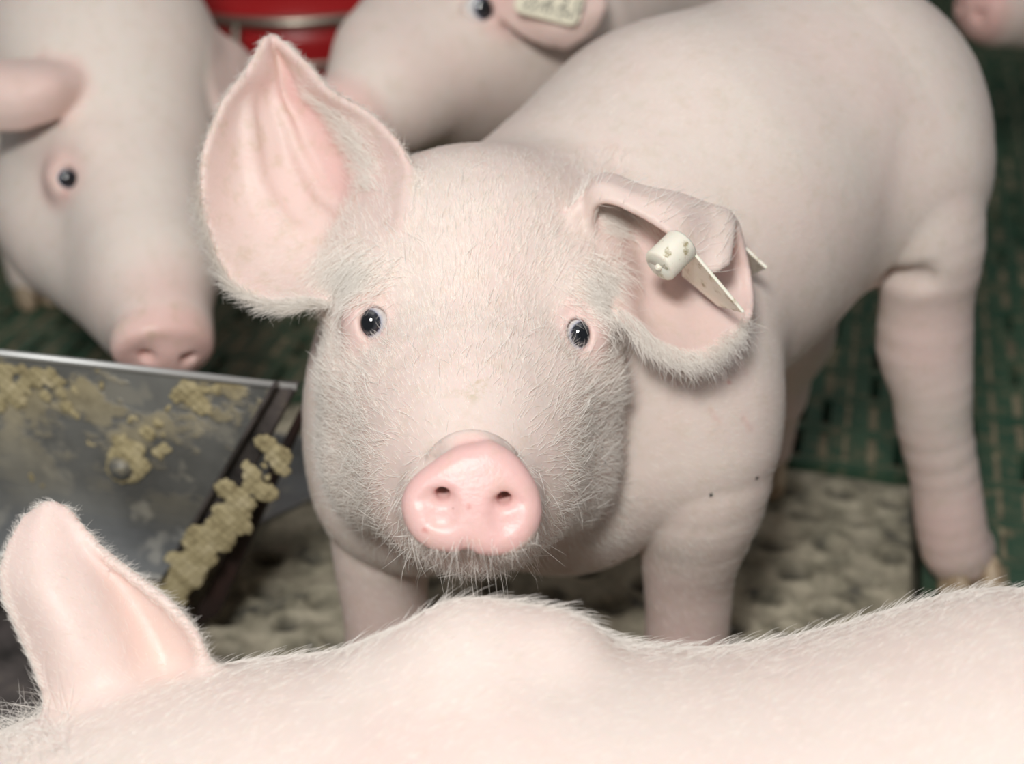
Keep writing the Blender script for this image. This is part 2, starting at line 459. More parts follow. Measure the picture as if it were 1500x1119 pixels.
def rounded_plate(c, X, Y, n, w_, h_, r, th):
    m = MB(); ring = []
    for cx, cy, a0 in ((w_ / 2 - r, h_ / 2 - r, 0), (-w_ / 2 + r, h_ / 2 - r, 90), (-w_ / 2 + r, -h_ / 2 + r, 180), (w_ / 2 - r, -h_ / 2 + r, 270)):
        for i in range(7):
            a = math.radians(a0 + 15 * i); ring.append((cx + r * math.cos(a), cy + r * math.sin(a)))
    k = len(ring)
    for z in (0, th): m.v += [tuple(c + X * x + Y * y + n * z) for x, y in ring]
    m.f.append(tuple(range(k))[::-1]); m.f.append(tuple(range(k, 2 * k)))
    for i in range(k): m.f.append((i, (i + 1) % k, k + (i + 1) % k, k + i))
    return m
# ------------------------------------------------------------------ setting: floor and wall
M_green, nt, b = mat('green_slat_plastic', (0.03, 0.16, 0.09), 0.42)
n1 = ramp(nt, noise(nt, 14, 6, 0.65), [(0.36, (0.030, 0.085, 0.052)), (0.56, (0.055, 0.11, 0.066)), (0.72, (0.14, 0.14, 0.085))])
geo = N(nt, 'ShaderNodeNewGeometry')
n2 = ramp(nt, noise(nt, 55, 5, 0.7), [(0.52, (0, 0, 0)), (0.66, (1, 1, 1))])
nt.links.new(mixc(nt, n2, n1, (0.19, 0.17, 0.105)), b.inputs['Base Color']); bump(nt, b, noise(nt, 120, 4), 0.4, 0.001)
M_dung, nt, b = mat('dried_dirt', (0.30, 0.26, 0.17), 0.85)
nt.links.new(ramp(nt, noise(nt, 60, 6, 0.7), [(0.35, (0.12, 0.10, 0.065)), (0.65, (0.36, 0.31, 0.20))]), b.inputs['Base Color']); bump(nt, b, noise(nt, 90, 5), 0.7, 0.002)
M_pit, nt, b = mat('slurry_pit', (0.008, 0.008, 0.007), 0.6)
M_mat, nt, b = mat('crusted_grey_panel', (0.2, 0.19, 0.16), 0.72)
c1 = ramp(nt, noise(nt, 24, 6, 0.65), [(0.33, (0.07, 0.07, 0.065)), (0.43, (0.30, 0.275, 0.20)), (0.62, (0.60, 0.54, 0.41))])
hole = N(nt, 'ShaderNodeAttribute', attribute_name='hole').outputs['Fac']
nt.links.new(mixc(nt, hole, c1, (0.018, 0.018, 0.017)), b.inputs['Base Color']); bump(nt, b, noise(nt, 110, 6, 0.7), 0.8, 0.003)

tag(mesh_obj('floor', [(-3, -1.5, -0.12), (3, -1.5, -0.12), (3, 4, -0.12), (-3, 4, -0.12)], [(0, 1, 2, 3)], M_pit), kind='structure')
CORNER = PZ(1352, 700, 0.0); ANG = math.radians(-14)      # where the grey panel meets the green slats
def lay(o):
    o.location = CORNER; o.rotation_euler = (0, 0, ANG); tag(o, kind='structure'); return o
def green_panels():
    g = MB(); dmb = MB()
    def put(mb, x0, x1, y0, y1, z0, z1): mb.box(x0, x1, y0, y1, z0, z1)
    px, py = 0.066, 0.058
    for i in range(-40, 26):
        for j in range(-24, 42):
            x, y = i * px, j * py
            if i < 0 and j < 0: continue
            wx = CORNER[0] + x * math.cos(ANG) - y * math.sin(ANG); wy = CORNER[1] + x * math.sin(ANG) + y * math.cos(ANG)
            if wy > 2.97 or abs(wx) > 1.9 or wy < 0.1: continue
            put(g, x, x + px, y, y + 0.011, -0.025, 0)
            put(dmb, x, x + px, y + 0.011, y + 0.0155, -0.02, -0.0015)
            put(g, x, x + 0.017, y + 0.0142, y + py, -0.025, -0.0006)
            put(g, x + 0.025, x + 0.040, y + 0.0142, y + py, -0.02, -0.001)
            put(g, x + 0.048, x + 0.0615, y + 0.0142, y + py, -0.02, -0.001)
            hsh = (i * 7 + j * 13 + i * j) % 10
            put(dmb, x + 0.0615, x + px, y + 0.0155, y + py, -0.02, -0.0016)
            if hsh < 6: put(dmb, x + 0.017, x + 0.025, y + 0.0155, y + py, -0.02, -0.003)
            if hsh > 3 and hsh != 7: put(dmb, x + 0.040, x + 0.048, y + 0.0155, y + py, -0.02, -0.003)
    f = lay(g.build('floor', M_green))
    d = dmb.build('dried_dirt', M_dung); d.parent = f; d['kind'] = 'stuff'
green_panels()
def grey_panel():
    s_ = 0.0038
    x = np.arange(-1.9, 0.0001, s_); y = np.arange(-1.4, 0.0001, s_)
    X, Y = np.meshgrid(x, y, indexing='ij')
    r = np.random.default_rng(3); Z = np.zeros_like(X); H = np.zeros_like(X)
    def vn(s, seed):
        q = np.random.default_rng(seed).random((64, 64)); u, v = ((X + 3) / s) % 63, ((Y + 3) / s) % 63
        i, j = u.astype(int), v.astype(int); a, b_ = u - i, v - j; a = a * a * (3 - 2 * a); b_ = b_ * b_ * (3 - 2 * b_)
        return (q[i, j] * (1 - a) + q[i + 1, j] * a) * (1 - b_) + (q[i, j + 1] * (1 - a) + q[i + 1, j + 1] * a) * b_
    Z += 0.005 * vn(0.03, 1) + 0.003 * vn(0.012, 2) - 0.007
    st = 0.047
    for i in range(-42, 2):
        for j in range(-38, 2):
            cx, cy = (i + 0.5 * (j % 2)) * st + r.normal(0, 0.003), j * st * 0.85 + r.normal(0, 0.003)
            a, b_ = 0.0115 * r.uniform(0.7, 1.2), 0.0095 * r.uniform(0.7, 1.15); dp = r.choice([0.005, 0.014, 0.022])
            if cx > -0.012 or cx < -1.88 or cy > -0.012 or cy < -1.38: continue
            i0, j0 = int((cx + 1.9) / s_), int((cy + 1.4) / s_); ii = slice(max(0, i0 - 8), i0 + 9); jj = slice(max(0, j0 - 8), j0 + 9)
            d = np.sqrt(((X[ii, jj] - cx) / a) ** 2 + ((Y[ii, jj] - cy) / b_) ** 2)
            h = 1 - ss(0.75, 1.25, d)
            Z[ii, jj] += 0.004 * np.exp(-((d - 1.5) / 0.35) ** 2) - dp * h; H[ii, jj] = np.maximum(H[ii, jj], h * (0.25 if dp < 0.01 else 1.0))
    e = np.minimum(-X, -Y); Z -= 0.03 * (1 - ss(0.0, 0.010, e))
    idx = np.arange(X.size).reshape(X.shape)
    Q = np.stack([idx[:-1, :-1], idx[1:, :-1], idx[1:, 1:], idx[:-1, 1:]], -1).reshape(-1, 4)
    lay(mesh_obj('floor', np.stack([X, Y, Z], -1).reshape(-1, 3), Q, M_mat, attrs={'hole': H.ravel()}))
grey_panel()
M_wall, nt, b = mat('dark_pen_wall', (0.05, 0.05, 0.045), 0.8)
nt.links.new(ramp(nt, noise(nt, 5, 5), [(0.3, (0.028, 0.028, 0.025)), (0.7, (0.07, 0.068, 0.06))]), b.inputs['Base Color'])
m = MB(); m.box(-2.2, 2.2, 3.05, 3.1, -0.12, 1.2); tag(m.build('wall_back', M_wall), kind='structure')

# ------------------------------------------------------------------ main piglet
def main_pig():
    pr = []
    A = pr.append
    # trunk
    A(RC(P(818, 632, .922), P(815, 480, .935), .092, .122, .03))
    A(RC(P(815, 480, .935), P(1010, 300, .99), .122, .126, .012))
    A(RC(P(1010, 300, .99), P(1205, 185, 1.04), .126, .110, .012))
    # neck
    A(RC(P(705, 470, .865), P(810, 480, .93), .078, .115, .03))
    A(EL(P(572, 590, .905), (.054, .088, .050), k=.012))
    A(RC(P(625, 735, .885), P(605, 640, .90), .045, .05, .012))
    # left front leg
    f1 = PZ(1003, 1040, 0.0)
    chain(A, [(P(1005, 540, .890), .052), (P(1018, 690, .897), .0475), (P(1016, 770, .915), .0365), (P(1009, 830, .935), .0298), (P(1008, 890, .955), .0280), (P(1004, 960, .975), .0272), (f1 + np.array([0, 0.006, .03]), .0245)], 18, .03)
    # right front leg
    f2 = PZ(560, 1040, 0.0)
    chain(A, [(P(600, 640, .905), .050), (P(570, 760, .925), .038), (P(560, 830, .940), .0305), (P(565, 900, .957), .0275), (P(565, 960, .975), .0268), (f2 + np.array([0, 0.006, .03]), .0242)], 16, .03)
    # left hind leg
    f3 = PZ(1411, 862, 0.0)
    chain(A, [(P(1272, 190, 1.03), .073), (P(1322, 290, 1.0), .0545), (P(1358, 365, .998), .0385), (P(1358, 430, 1.015), .0322), (P(1354, 505, 1.035), .0335), (P(1364, 565, 1.045), .0288), (P(1368, 620, 1.06), .0268), (P(1384, 700, 1.08), .0250), (P(1391, 755, 1.092), .0258), (P(1401, 805, 1.105), .0254), (f3 + np.array([0, .012, .030]), .0225)], 26, .03)
    A(RC(P(1296, 398, .990), P(1350, 406, .970), .0055, .004, .016, op='s'))
    # right hind leg
    A(RC(P(1150, 300, 1.12), P(1140, 480, 1.13), .06, .042, .03))
    A(RC(P(1140, 480, 1.13), P(1125, 570, 1.17), .038, .029, .02))
    f4 = PZ(1115, 700, 0.0); A(RC(P(1125, 570, 1.17), f4 + np.array([0, 0.006, .03]), .029, .025, .015))
    # skull and face
    A(EL(P(693, 392, .852), (.084, .072, .088), k=.03))
    A(RC(P(692, 475, .828), P(690, 620, .765), .070, .053, .03))
    A(RC(P(690, 620, .765), P(690, 728, .712), .050, .036, .025))
    A(EL(P(574, 600, .832), (.040, .066, .056), k=.022))
    A(RC(P(596, 575, .800), P(632, 680, .752), .030, .028, .022))
    A(RC(P(786, 578, .800), P(748, 682, .752), .030, .028, .022))
    A(EL(P(794, 605, .832), (.0395, .066, .056), k=.022))
    A(RC(P(578, 682, .810), P(643, 747, .745), .034, .025, .025))
    A(RC(P(798, 686, .810), P(736, 750, .745), .034, .025, .025))
    A(RC(P(690, 722, .79), P(690, 768, .712), .036, .016, .02))       # lower jaw
    A(RC(P(505, 430, .812), P(572, 418, .790), .014, .020, .018))     # brows
    A(RC(P(895, 440, .812), P(835, 425, .790), .014, .019, .018))
    A(RC(P(528, 540, .80), P(600, 560, .765), .018, .020, .02))       # below the eyes
    A(RC(P(862, 548, .80), P(790, 565, .765), .018, .020, .02))
    # nose fold above the pad
    arc = [(630, 670, .690), (646, 656, .684), (666, 646, .6775), (690, 642, .676), (714, 645, .6775), (736, 654, .684), (754, 668, .690)]
    arc = crspline(np.array([P(*a) for a in arc]), 22)
    for i_, (a, b_) in enumerate(zip(arc[:-1], arc[1:])): A(RC(a, b_, .0020 + .0016 * math.sin(math.pi * (i_ + .5) / 21), .0020 + .0016 * math.sin(math.pi * (i_ + .5) / 21), .0022))
    arc2 = [(655, 620, .690), (690, 613, .688), (728, 620, .690)]
    # snout pad
    op = [(610, 585), (655, 578), (705, 598), (760, 640), (812, 715), (836, 780), (838, 850), (812, 915), (765, 958), (710, 979), (650, 981), (610, 974), (584, 957), (567, 957), (545, 968), (490, 967), (430, 950), (385, 915), (355, 865), (343, 805), (352, 755), (385, 705), (440, 660), (490, 625), (545, 597)]
    q = np.array([(440 + x * .4227, 400 + y * .4227) for x, y in op]); q = np.concatenate([q, q[:1]])
    q = crspline(q, 61)[:-1]
    d0 = .658; loc = (q - np.array([690, 728])) * d0 / F; loc[:, 1] *= -1
    tilt = math.radians(5)
    R = np.array([RT, UP * math.cos(tilt) - (-FW) * math.sin(tilt) * -1, (-FW) * math.cos(tilt) - UP * math.sin(tilt)])
    R = np.array([RT, UP * math.cos(tilt) + FW * -math.sin(tilt) * -1 * -1, -FW * math.cos(tilt) + UP * math.sin(tilt)])
    R[1] = np.cross(R[2], R[0])
    A(DISC(P(690, 728, d0), loc[::-1], R, .026, .0075, k=.004, dome=.003))
    # inner nose relief
    for px, py, s in ((648, 727, -1), (738, 734, 1)):
        ds = march(pr, px, py)
        c = P(px, py, ds)
        ang = math.radians(-16 * s); Rn = np.array([RT * math.cos(ang) + UP * math.sin(ang), -RT * math.sin(ang) + UP * math.cos(ang), -FW])
        A(EL(c - UP * .0060 + RT * s * .0006, (.0060, .0075, .0014), Rn, k=.004, op='s'))
        A(RC(c - UP * .0012 - FW * .0005, c + UP * .010 + FW * .026, .0034, .0036, .002, op='s'))
        A(RC(c - RT * s * .0030 - UP * .0004 + FW * .001, c + RT * s * .0040 + UP * .0004 + FW * .001, .0026, .0024, .002, op='s'))
        A(RC(c + RT * s * .003, c + RT * s * .0115 - UP * .0020, .0019, .0010, .003, op='s'))
    # eyes
    eyes = []
    for px, py, s in ((547, 473, -1), (847, 490, 1)):
        ds = march(pr, px, py)
        r = .0120; c = P(px + s * 1, py, ds + r * 0.72)
        A(EL(c, (.0165, .0175, .0145), k=.010))
        out = RT * s * math.sin(.35) - FW * math.cos(.35)
        Re = axes(out, UP)
        A(EL(P(px, py, ds - .004), (.0074 if s < 0 else .0066, .0089, .0125), Re, k=.0022, op='s'))
        eyes.append((c, r, s))
    # small lid creases
    for px, py, s in ((547, 473, -1), (847, 490, 1)):
        pts = [(px - 22, py - 22), (px - 8, py - 37), (px + 12, py - 37), (px + 26, py - 18)]
        ds = [march(pr, *a) for a in pts]
        for (a, b_), da, db in zip(zip(pts[:-1], pts[1:]), ds[:-1], ds[1:]): A(RC(P(*a, da - .0006), P(*b_, db - .0006), .0012, .0012, .003, op='s'))
    # ears
    rows = [
     [(478, 440, .790), (498, 432, .800), (518, 415, .806), (538, 395, .806), (560, 370, .798), (578, 348, .785), (590, 325, .775)],
     [(405, 442, .800), (440, 412, .818), (475, 375, .830), (505, 340, .834), (532, 318, .824), (562, 302, .802), (595, 285, .782)],
     [(338, 408, .812), (378, 375, .832), (420, 335, .845), (463, 300, .853), (503, 278, .846), (545, 264, .815), (593, 247, .790)],
     [(304, 322, .822), (347, 297, .842), (395, 268, .855), (445, 243, .863), (488, 228, .856), (530, 220, .825), (577, 207, .800)],
     [(302, 228, .827), (345, 213, .846), (390, 198, .858), (430, 188, .866), (463, 184, .860), (500, 178, .835), (538, 170, .815)],
     [(328, 162, .832), (357, 151, .846), (388, 142, .857), (413, 138, .863), (436, 138, .858), (462, 137, .845), (486, 134, .830)],
     [(362, 108, .838), (380, 102, .846), (395, 98, .852), (408, 96, .856), (420, 97, .854), (434, 98, .849), (449, 99, .840)],
     [(388, 60, .843), (393, 58, .846), (398, 56, .848), (402, 56, .849), (406, 57, .849), (411, 60, .847), (418, 66, .844)]]
    def dr(U, V):
        r1 = np.exp(-((V - .50 + .35 * (U - .45)) / .038) ** 2) * ss(.12, .3, U) * (1 - ss(.62, .85, U))
        r2 = np.exp(-((V - .28 + .35 * (U - .45)) / .040) ** 2) * ss(.15, .35, U) * (1 - ss(.6, .8, U))
        cr = np.exp(-((V - .70) / .05) ** 2) * ss(.2, .4, U) * (1 - ss(.8, .95, U))
        wav = .0012 * np.sin(V * 9 + U * 7) + .0008 * np.sin(U * 23 + V * 4)
        return .0050 * r1 + .0042 * r2 - .002 * cr + wav
    ear_r = SHEET(rows, .0027, .010, (90, 64), dr); A(ear_r)
    rows = [
     [(903, 462, .778), (900, 432, .790), (893, 395, .795), (880, 350, .797), (850, 300, .788), (842, 330, .790), (850, 370, .800)],
     [(940, 497, .782), (937, 460, .796), (932, 415, .806), (918, 350, .810), (886, 264, .798), (872, 274, .781), (872, 298, .780)],
     [(985, 524, .784), (982, 480, .798), (977, 430, .810), (962, 360, .814), (946, 280, .796), (932, 288, .776), (928, 306, .770)],
     [(1035, 520, .790), (1030, 475, .805), (1025, 430, .816), (1016, 365, .817), (1004, 299, .798), (994, 314, .775), (990, 345, .769)],
     [(1073, 495, .797), (1072, 458, .810), (1070, 425, .818), (1062, 375, .818), (1055, 308, .800), (1045, 342, .783), (1036, 392, .776)],
     [(1097, 462, .803), (1098, 438, .812), (1096, 415, .817), (1090, 380, .817), (1076, 322, .803), (1070, 345, .790), (1062, 386, .782)]]
    def dl(U, V): return .0012 * np.sin(V * 8 + U * 9) + .0008 * np.sin(U * 19) - .0028 * np.exp(-((U - .42 - .25 * (V - .5)) / .05) ** 2) * ss(.2, .4, V) * (1 - ss(.5, .6, V))
    ear_l = SHEET(rows, .0027, .008, (80, 70), dl); A(ear_l)
    A(RC(P(575, 385, .83), P(540, 400, .822), .026, .016, .03))     # ear roots
    A(RC(P(820, 385, .83), P(862, 390, .818), .028, .016, .03))

    V, Q = polygonise(pr, .0018)
    V = smooth(V, Q, 2)
    Nn = vnormals(V, Q)
    # small real skin folds on the throat and shoulder
    sr, ur, vr = ear_r.side(V); sl, ul, vl = ear_l.side(V)
    px, py, dd = proj(V)
    pink = np.zeros(len(V)); wet = np.zeros(len(V)); dirt = np.zeros(len(V)); red = np.zeros(len(V))
    pink = np.maximum(pink, np.maximum(sr, 0) * .24 + np.maximum(-sr, 0) * .08)
    pink += np.maximum(sr, 0) * .34 * np.exp(-((vr - .66) / .10) ** 2) * ss(.15, .3, ur)
    pink = np.maximum(pink, np.maximum(sl, 0) * .27 + np.maximum(-sl, 0) * .12)
    pc = P(690, 728, d0); q = V - pc
    front = (q @ -FW)
    rd = np.sqrt(((q @ RT) / .034) ** 2 + ((q @ UP) / .028) ** 2)
    pad = (1 - ss(1.02, 1.08, rd)) * ss(-.017, -.011, front)
    pink = np.maximum(pink, pad * .72); wet = pad.copy()
    for c, r, s in eyes:
        d = np.linalg.norm(V - c, axis=1); pink = np.maximum(pink, .34 * (1 - ss(.016, .032, d)))
        red = np.maximum(red, .30 * (1 - ss(.0118, .0134, d)))
        cc = c - RT * s * .0085 - UP * .007 - FW * .008
        red = np.maximum(red, .5 * (1 - ss(.002, .0055, np.linalg.norm(V - cc, axis=1))))
    for (ax_, ay_, bx_, by_) in ((1068, 508, 1092, 545), (1040, 600, 1052, 618), (1088, 612, 1100, 630)):
        t_ = np.clip(((px - ax_) * (bx_ - ax_) + (py - ay_) * (by_ - ay_)) / ((bx_ - ax_) ** 2 + (by_ - ay_) ** 2), 0, 1)
        ld = np.hypot(px - ax_ - t_ * (bx_ - ax_), py - ay_ - t_ * (by_ - ay_)); red = np.maximum(red, .16 * (1 - ss(0, 8, ld)) * (np.abs(sl) < .1))
    for sx_, sy_, sr_ in ((688, 742, 4.5), (622, 776, 5), (1068, 560, 4)):
        red = np.maximum(red, .6 * (1 - ss(.3, 1.2, np.hypot(px - sx_, py - sy_) / sr_)) * (dd < .9))
    pink = np.maximum(pink, .07 * (dd < .86) * (px < 910))
    legs = 1 - ss(.05, .19, V[:, 2]); pink = np.maximum(pink, .32 * legs)
    hock = np.exp(-(np.linalg.norm(V - P(1352, 512, 1.0), axis=1) / .045) ** 2); pink = np.maximum(pink, .25 * hock)
    dirt = np.maximum(dirt, .75 * np.exp(-(((px - 700) / 45) ** 2 + ((py - 560) / 28) ** 2)) * (dd < .80))
    dirt = np.maximum(dirt, .5 * (1 - ss(.02, .08, V[:, 2])))
    dirt = np.maximum(dirt, .28 * np.maximum(sr, 0)); dirt = np.maximum(dirt, .15)
    bc = np.array([0.10, 0.80, 0.0])
    body = mesh_obj('piglet', V, Q, M_skin, attrs=dict(pink=pink, wet=wet, dirt=dirt, red=red), origin=bc)
    tag(body, 'pink piglet staring into the camera, right ear upright, other ear folded with a tag', 'pig')
    for c, r, s in eyes: eyeball(body, c, r, s * .29)
    hoof(body, f1, (-.1, -1)); hoof(body, f2, (.05, -1)); hoof(body, f3, (.12, -1), 1.15); hoof(body, f4, (-.2, -1))
    # ---- bristles
    snout = P(690, 700, .70)
    def dirf(p, n):
        d = p - snout; d /= np.linalg.norm(d, axis=1, keepdims=True)
        x, y, dp = proj(p); near = (1 - ss(.83, .90, dp))[:, None]
        back = P(1100, 250, 1.0) - P(800, 500, .92); back /= np.linalg.norm(back)
        return d * near + (back * .6 + np.array([0, 0, -.55])) * (1 - near)
    isear = lambda c: ((ear_r.side(c, .006)[0], ear_l.side(c, .006)[0]))
    def masks(c):
        x, y, dp = proj(c)
        er, el = isear(c)
        face = (dp < .86) & (x < 910) & (x > 440) & (y > 225) & (er == 0) & (el == 0)
        return x, y, dp, er, el, face
    def excl(c, x, y):
        q = c - pc
        pd = (np.sqrt(((q @ RT) / .036) ** 2 + ((q @ UP) / .030) ** 2) < 1) & ((q @ -FW) > -.022)
        e = np.ones(len(c))
        for cc, r, s in eyes: e *= ss(.0145, .022, np.linalg.norm(c - cc, axis=1))
        e[pd] = 0
        nose = np.exp(-(((x - 690) / 75) ** 2 + ((y - 625) / 60) ** 2))
        return e * (1 - .93 * nose)
    def w_face(c, n):
        x, y, dp, er, el, face = masks(c)
        wt = face * excl(c, x, y)
        fore = np.exp(-(((x - 690) / 150) ** 2 + ((y - 400) / 110) ** 2)) * 1.0
        side = ss(90, 170, np.abs(x - 688)) * ss(430, 520, y)
        chin = ss(760, 800, y)
        return wt * (.30 + 1.0 * fore + .9 * side + .3 * chin)
    G = []
    p, n = sample_mesh(V, Q, Nn, w_face, 17000)
    x, y, dp = proj(p)
    L = .0090 + .004 * ss(100, 190, np.abs(x - 690)) * ss(430, 560, y)
    G.append((strands(p, n, dirf(p, n), L, .30, .20, .06), .000105))
    # long coarse hairs on cheeks and chin
    def w_coarse(c, n):
        x, y, dp, er, el, face = masks(c)
        return face * excl(c, x, y) * (.12 + 1.6 * ss(120, 180, np.abs(x - 688)) * ss(480, 600, y) + .8 * ss(150, 200, np.abs(x - 688)))
    p, n = sample_mesh(V, Q, Nn, w_coarse, 3000)
    G.append((strands(p, n, dirf(p, n), .014, .42, .35, .1), .00014))
    def w_chin(c, n):
        x, y, dp, er, el, face = masks(c)
        return face * ss(775, 800, y) * (dp < .76) * (np.linalg.norm(c - pc, axis=1) > .0)
    p, n = sample_mesh(V, Q, Nn, w_chin, 520)
    G.append((strands(p, n, (p - pc) * 20 + np.array([0, 0, -.6]), .0075, .6, .3, .2), .00011))
    p, n = sample_mesh(V, Q, Nn, w_chin, 46)
    G.append((strands(p, n, (p - pc) * 20 + np.array([0, -.2, -.6]), .026, .8, .4, .25, 7)[:, :5], .00011))
    # brow fringe
    def w_brow(c, n):
        x, y, dp, er, el, face = masks(c)
        return face * (np.exp(-(((x - 520) / 38) ** 2 + ((y - 405) / 30) ** 2)) + np.exp(-(((x - 880) / 34) ** 2 + ((y - 425) / 34) ** 2)))
    p, n = sample_mesh(V, Q, Nn, w_brow, 2600)
    sgn = np.where(proj(p)[0] > 690, 1, -1)[:, None]
    G.append((strands(p, n, sgn * RT * 1.0 - UP * .55, .013, .45, .3, .1), .00011))
    # ears: rim fringe and the hairy fold
    def ear_w(e, fn):
        def f(c, n):
            s, U, V_ = e.side(c, .006)
            return fn(s, U, V_)
        return f
    def ear_dir(e, p):
        s, U, V_ = e.side(p, .01)
        gi = np.clip((U * (e.n[0] - 1)).astype(int), 0, e.n[0] - 1); gj = np.clip((V_ * (e.n[1] - 1)).astype(int), 0, e.n[1] - 2)
        dv = e.g[gi, gj + 1] - e.g[gi, gj]; dv /= np.linalg.norm(dv, axis=1, keepdims=True) + 1e-9
        gi2 = np.clip(gi, 0, e.n[0] - 2); du = e.g[gi2 + 1, gj] - e.g[gi2, gj]; du /= np.linalg.norm(du, axis=1, keepdims=True) + 1e-9
        return du, dv, U, V_
    # right ear
    p, n = sample_mesh(V, Q, Nn, ear_w(ear_r, lambda s, U, v: (s < 0) * (.10 + 2.6 * (1 - ss(.0, .10, v)) * (1 - ss(.45, .6, U)) + .7 * (v > .93) + .8 * (v < .05))), 4200)
    du, dv, U, v = ear_dir(ear_r, p); edge = (np.where(v > .5, 1, -1))[:, None]
    G.append((strands(p, n, dv * edge + du * .35, .0065 + .007 * (v < .12) * (U < .5), .35, .22), .00010))
    p, n = sample_mesh(V, Q, Nn, ear_w(ear_r, lambda s, U, v: (s > 0) * np.exp(-((v - .83) / .06) ** 2) * ss(.03, .1, U) * (1 - ss(.62, .8, U))), 1500)
    du, dv, U, v = ear_dir(ear_r, p)
    G.append((strands(p, n, du * .9 - dv * .5, .010, .4, .25), .00010))
    p, n = sample_mesh(V, Q, Nn, ear_w(ear_r, lambda s, U, v: (s > 0) * ((v < .35) * (1 - ss(.1, .5, U)) + .12)), 1600)
    du, dv, U, v = ear_dir(ear_r, p)
    G.append((strands(p, n, -dv * .9 + du * .3, .007, .15, .2), .00007))
    # left ear
    p, n = sample_mesh(V, Q, Nn, ear_w(ear_l, lambda s, U, v: (s != 0) * (3.0 * (v < .05) * (U < .95) + .08 * (s < 0))), 1900)
    du, dv, U, v = ear_dir(ear_l, p)
    G.append((strands(p, n, -dv * 1.0 + du * .5, .0140, .35, .22), .00010))
    p, n = sample_mesh(V, Q, Nn, ear_w(ear_l, lambda s, U, v: (s > 0) * np.exp(-((v - .62) / .07) ** 2) * (1 - ss(.45, .7, U)) + (s > 0) * .8 * (U < .14) * (v > .3)), 1800)
    du, dv, U, v = ear_dir(ear_l, p)
    G.append((strands(p, n, du * .7 - dv * .8, .011, .4, .25), .00010))
    # body: short, sparse
    def w_body(c, n):
        x, y, dp, er, el, face = masks(c)
        nk = np.exp(-((x - 850) / 180) ** 2) * np.exp(-((y - 780) / 80) ** 2)
        return (~face) * (er == 0) * (el == 0) * (.35 + 1.2 * (1 - ss(.86, 1.0, dp)) + 2 * nk)
    p, n = sample_mesh(V, Q, Nn, w_body, 20000)
    G.append((strands(p, n, dirf(p, n), .0085, .12, .15, .05), .00008))
    # lashes
    for c, r, s in eyes:
        a = np.linspace(.2, 1.2, 9) if s > 0 else np.pi - np.linspace(.2, 1.2, 9)
        base = c + (np.cos(a)[:, None] * RT * .0078 + np.sin(a)[:, None] * UP * .0092) - FW * .0105
        dirs = np.cos(a)[:, None] * RT * .9 - UP * 1.1 - FW * .5
        nn = np.repeat(-FW[None], len(a), 0)
        G.append((strands(base, nn, dirs, .0060, .5, .10, .1), .00006))
    bristles(body, G)

    # ---- ear tag
    M_tag, nt, b = mat('cream_tag_plastic', (0.84, 0.80, 0.66), 0.42)
    nt.links.new(ramp(nt, noise(nt, 130, 5, .7), [(.34, (.40, .34, .20)), (.44, (.86, .82, .70)), (1, (.9, .87, .78))]), b.inputs['Base Color'])
    b.inputs['Subsurface Weight'].default_value = .15; b.inputs['Subsurface Scale'].default_value = .003
    M_hole, _, _ = mat('tag_recess', (0.30, 0.25, 0.14), 0.7)
    et = bpy.data.objects.new('ear_tag', None)
    # front plate
    def plate(name, a, b_, c, d, th):
        a, b_, c, d = (P(*q) for q in (a, b_, c, d))
        n = np.cross(b_ - a, d - a); n /= np.linalg.norm(n)
        if n @ RT < 0: n = -n
        mb = MB(); 
        m1, m2 = (a + b_) / 2 + (a - c) * .0, (c + d) / 2
        mb.slab(a, b_, c, d, n * th)
        return bevel(mb.build(name, M_tag), .0006, 3)
    tp = plate('ear_tag', (1000, 354, .762), (1088, 459, .760), (1052, 449, .800), (998, 404, .800), .0019)
    tp.parent = body; tp.location = -np.array(body.location); tp['label'] = 'cream plastic ear tag, seen edge-on'
    bp = plate('plate', (1008, 288, .825), (1122, 394, .820), (1100, 404, .846), (1010, 312, .850), .0019)
    bp.parent = tp
    # cap
    c0, c1 = P(965, 391, .758), P(1000, 357, .765)
    mb = MB(); ax = (c1 - c0) / np.linalg.norm(c1 - c0)
    r = .0098
    mb.tube([c0 + ax * .0022, c0 + ax * .0004, c0, c0 + ax * .0005, c0 + ax * .0012, c1 - ax * .0015, c1 - ax * .0003, c1], [r * .70, r * .74, r * .84, r * .95, r, r, r * .96, r * .6], 36)
    cp = mb.build('pin_cap', M_tag, None, True); cp.parent = tp
    mb = MB(); mb.tube([c0 + ax * .002, c0 - ax * .001, c0 - ax * .0022], [.0022, .0019, .0008], 12)
    pn = mb.build('pin', M_tag, None, True); pn.parent = tp
    mb = MB(); mb.tube([c1 - ax * .004, P(1045, 335, .838)], [.0022, .0022], 12)
    pn = mb.build('pin', M_tag, None, True); pn.parent = tp
    mb = MB(); mb.tube([c0 + ax * .0014, c0 + ax * .0018], [r * .76, r * .76], 24); rc_ = mb.build('recess', M_hole, None); rc_.parent = tp
    return body
main_pig()
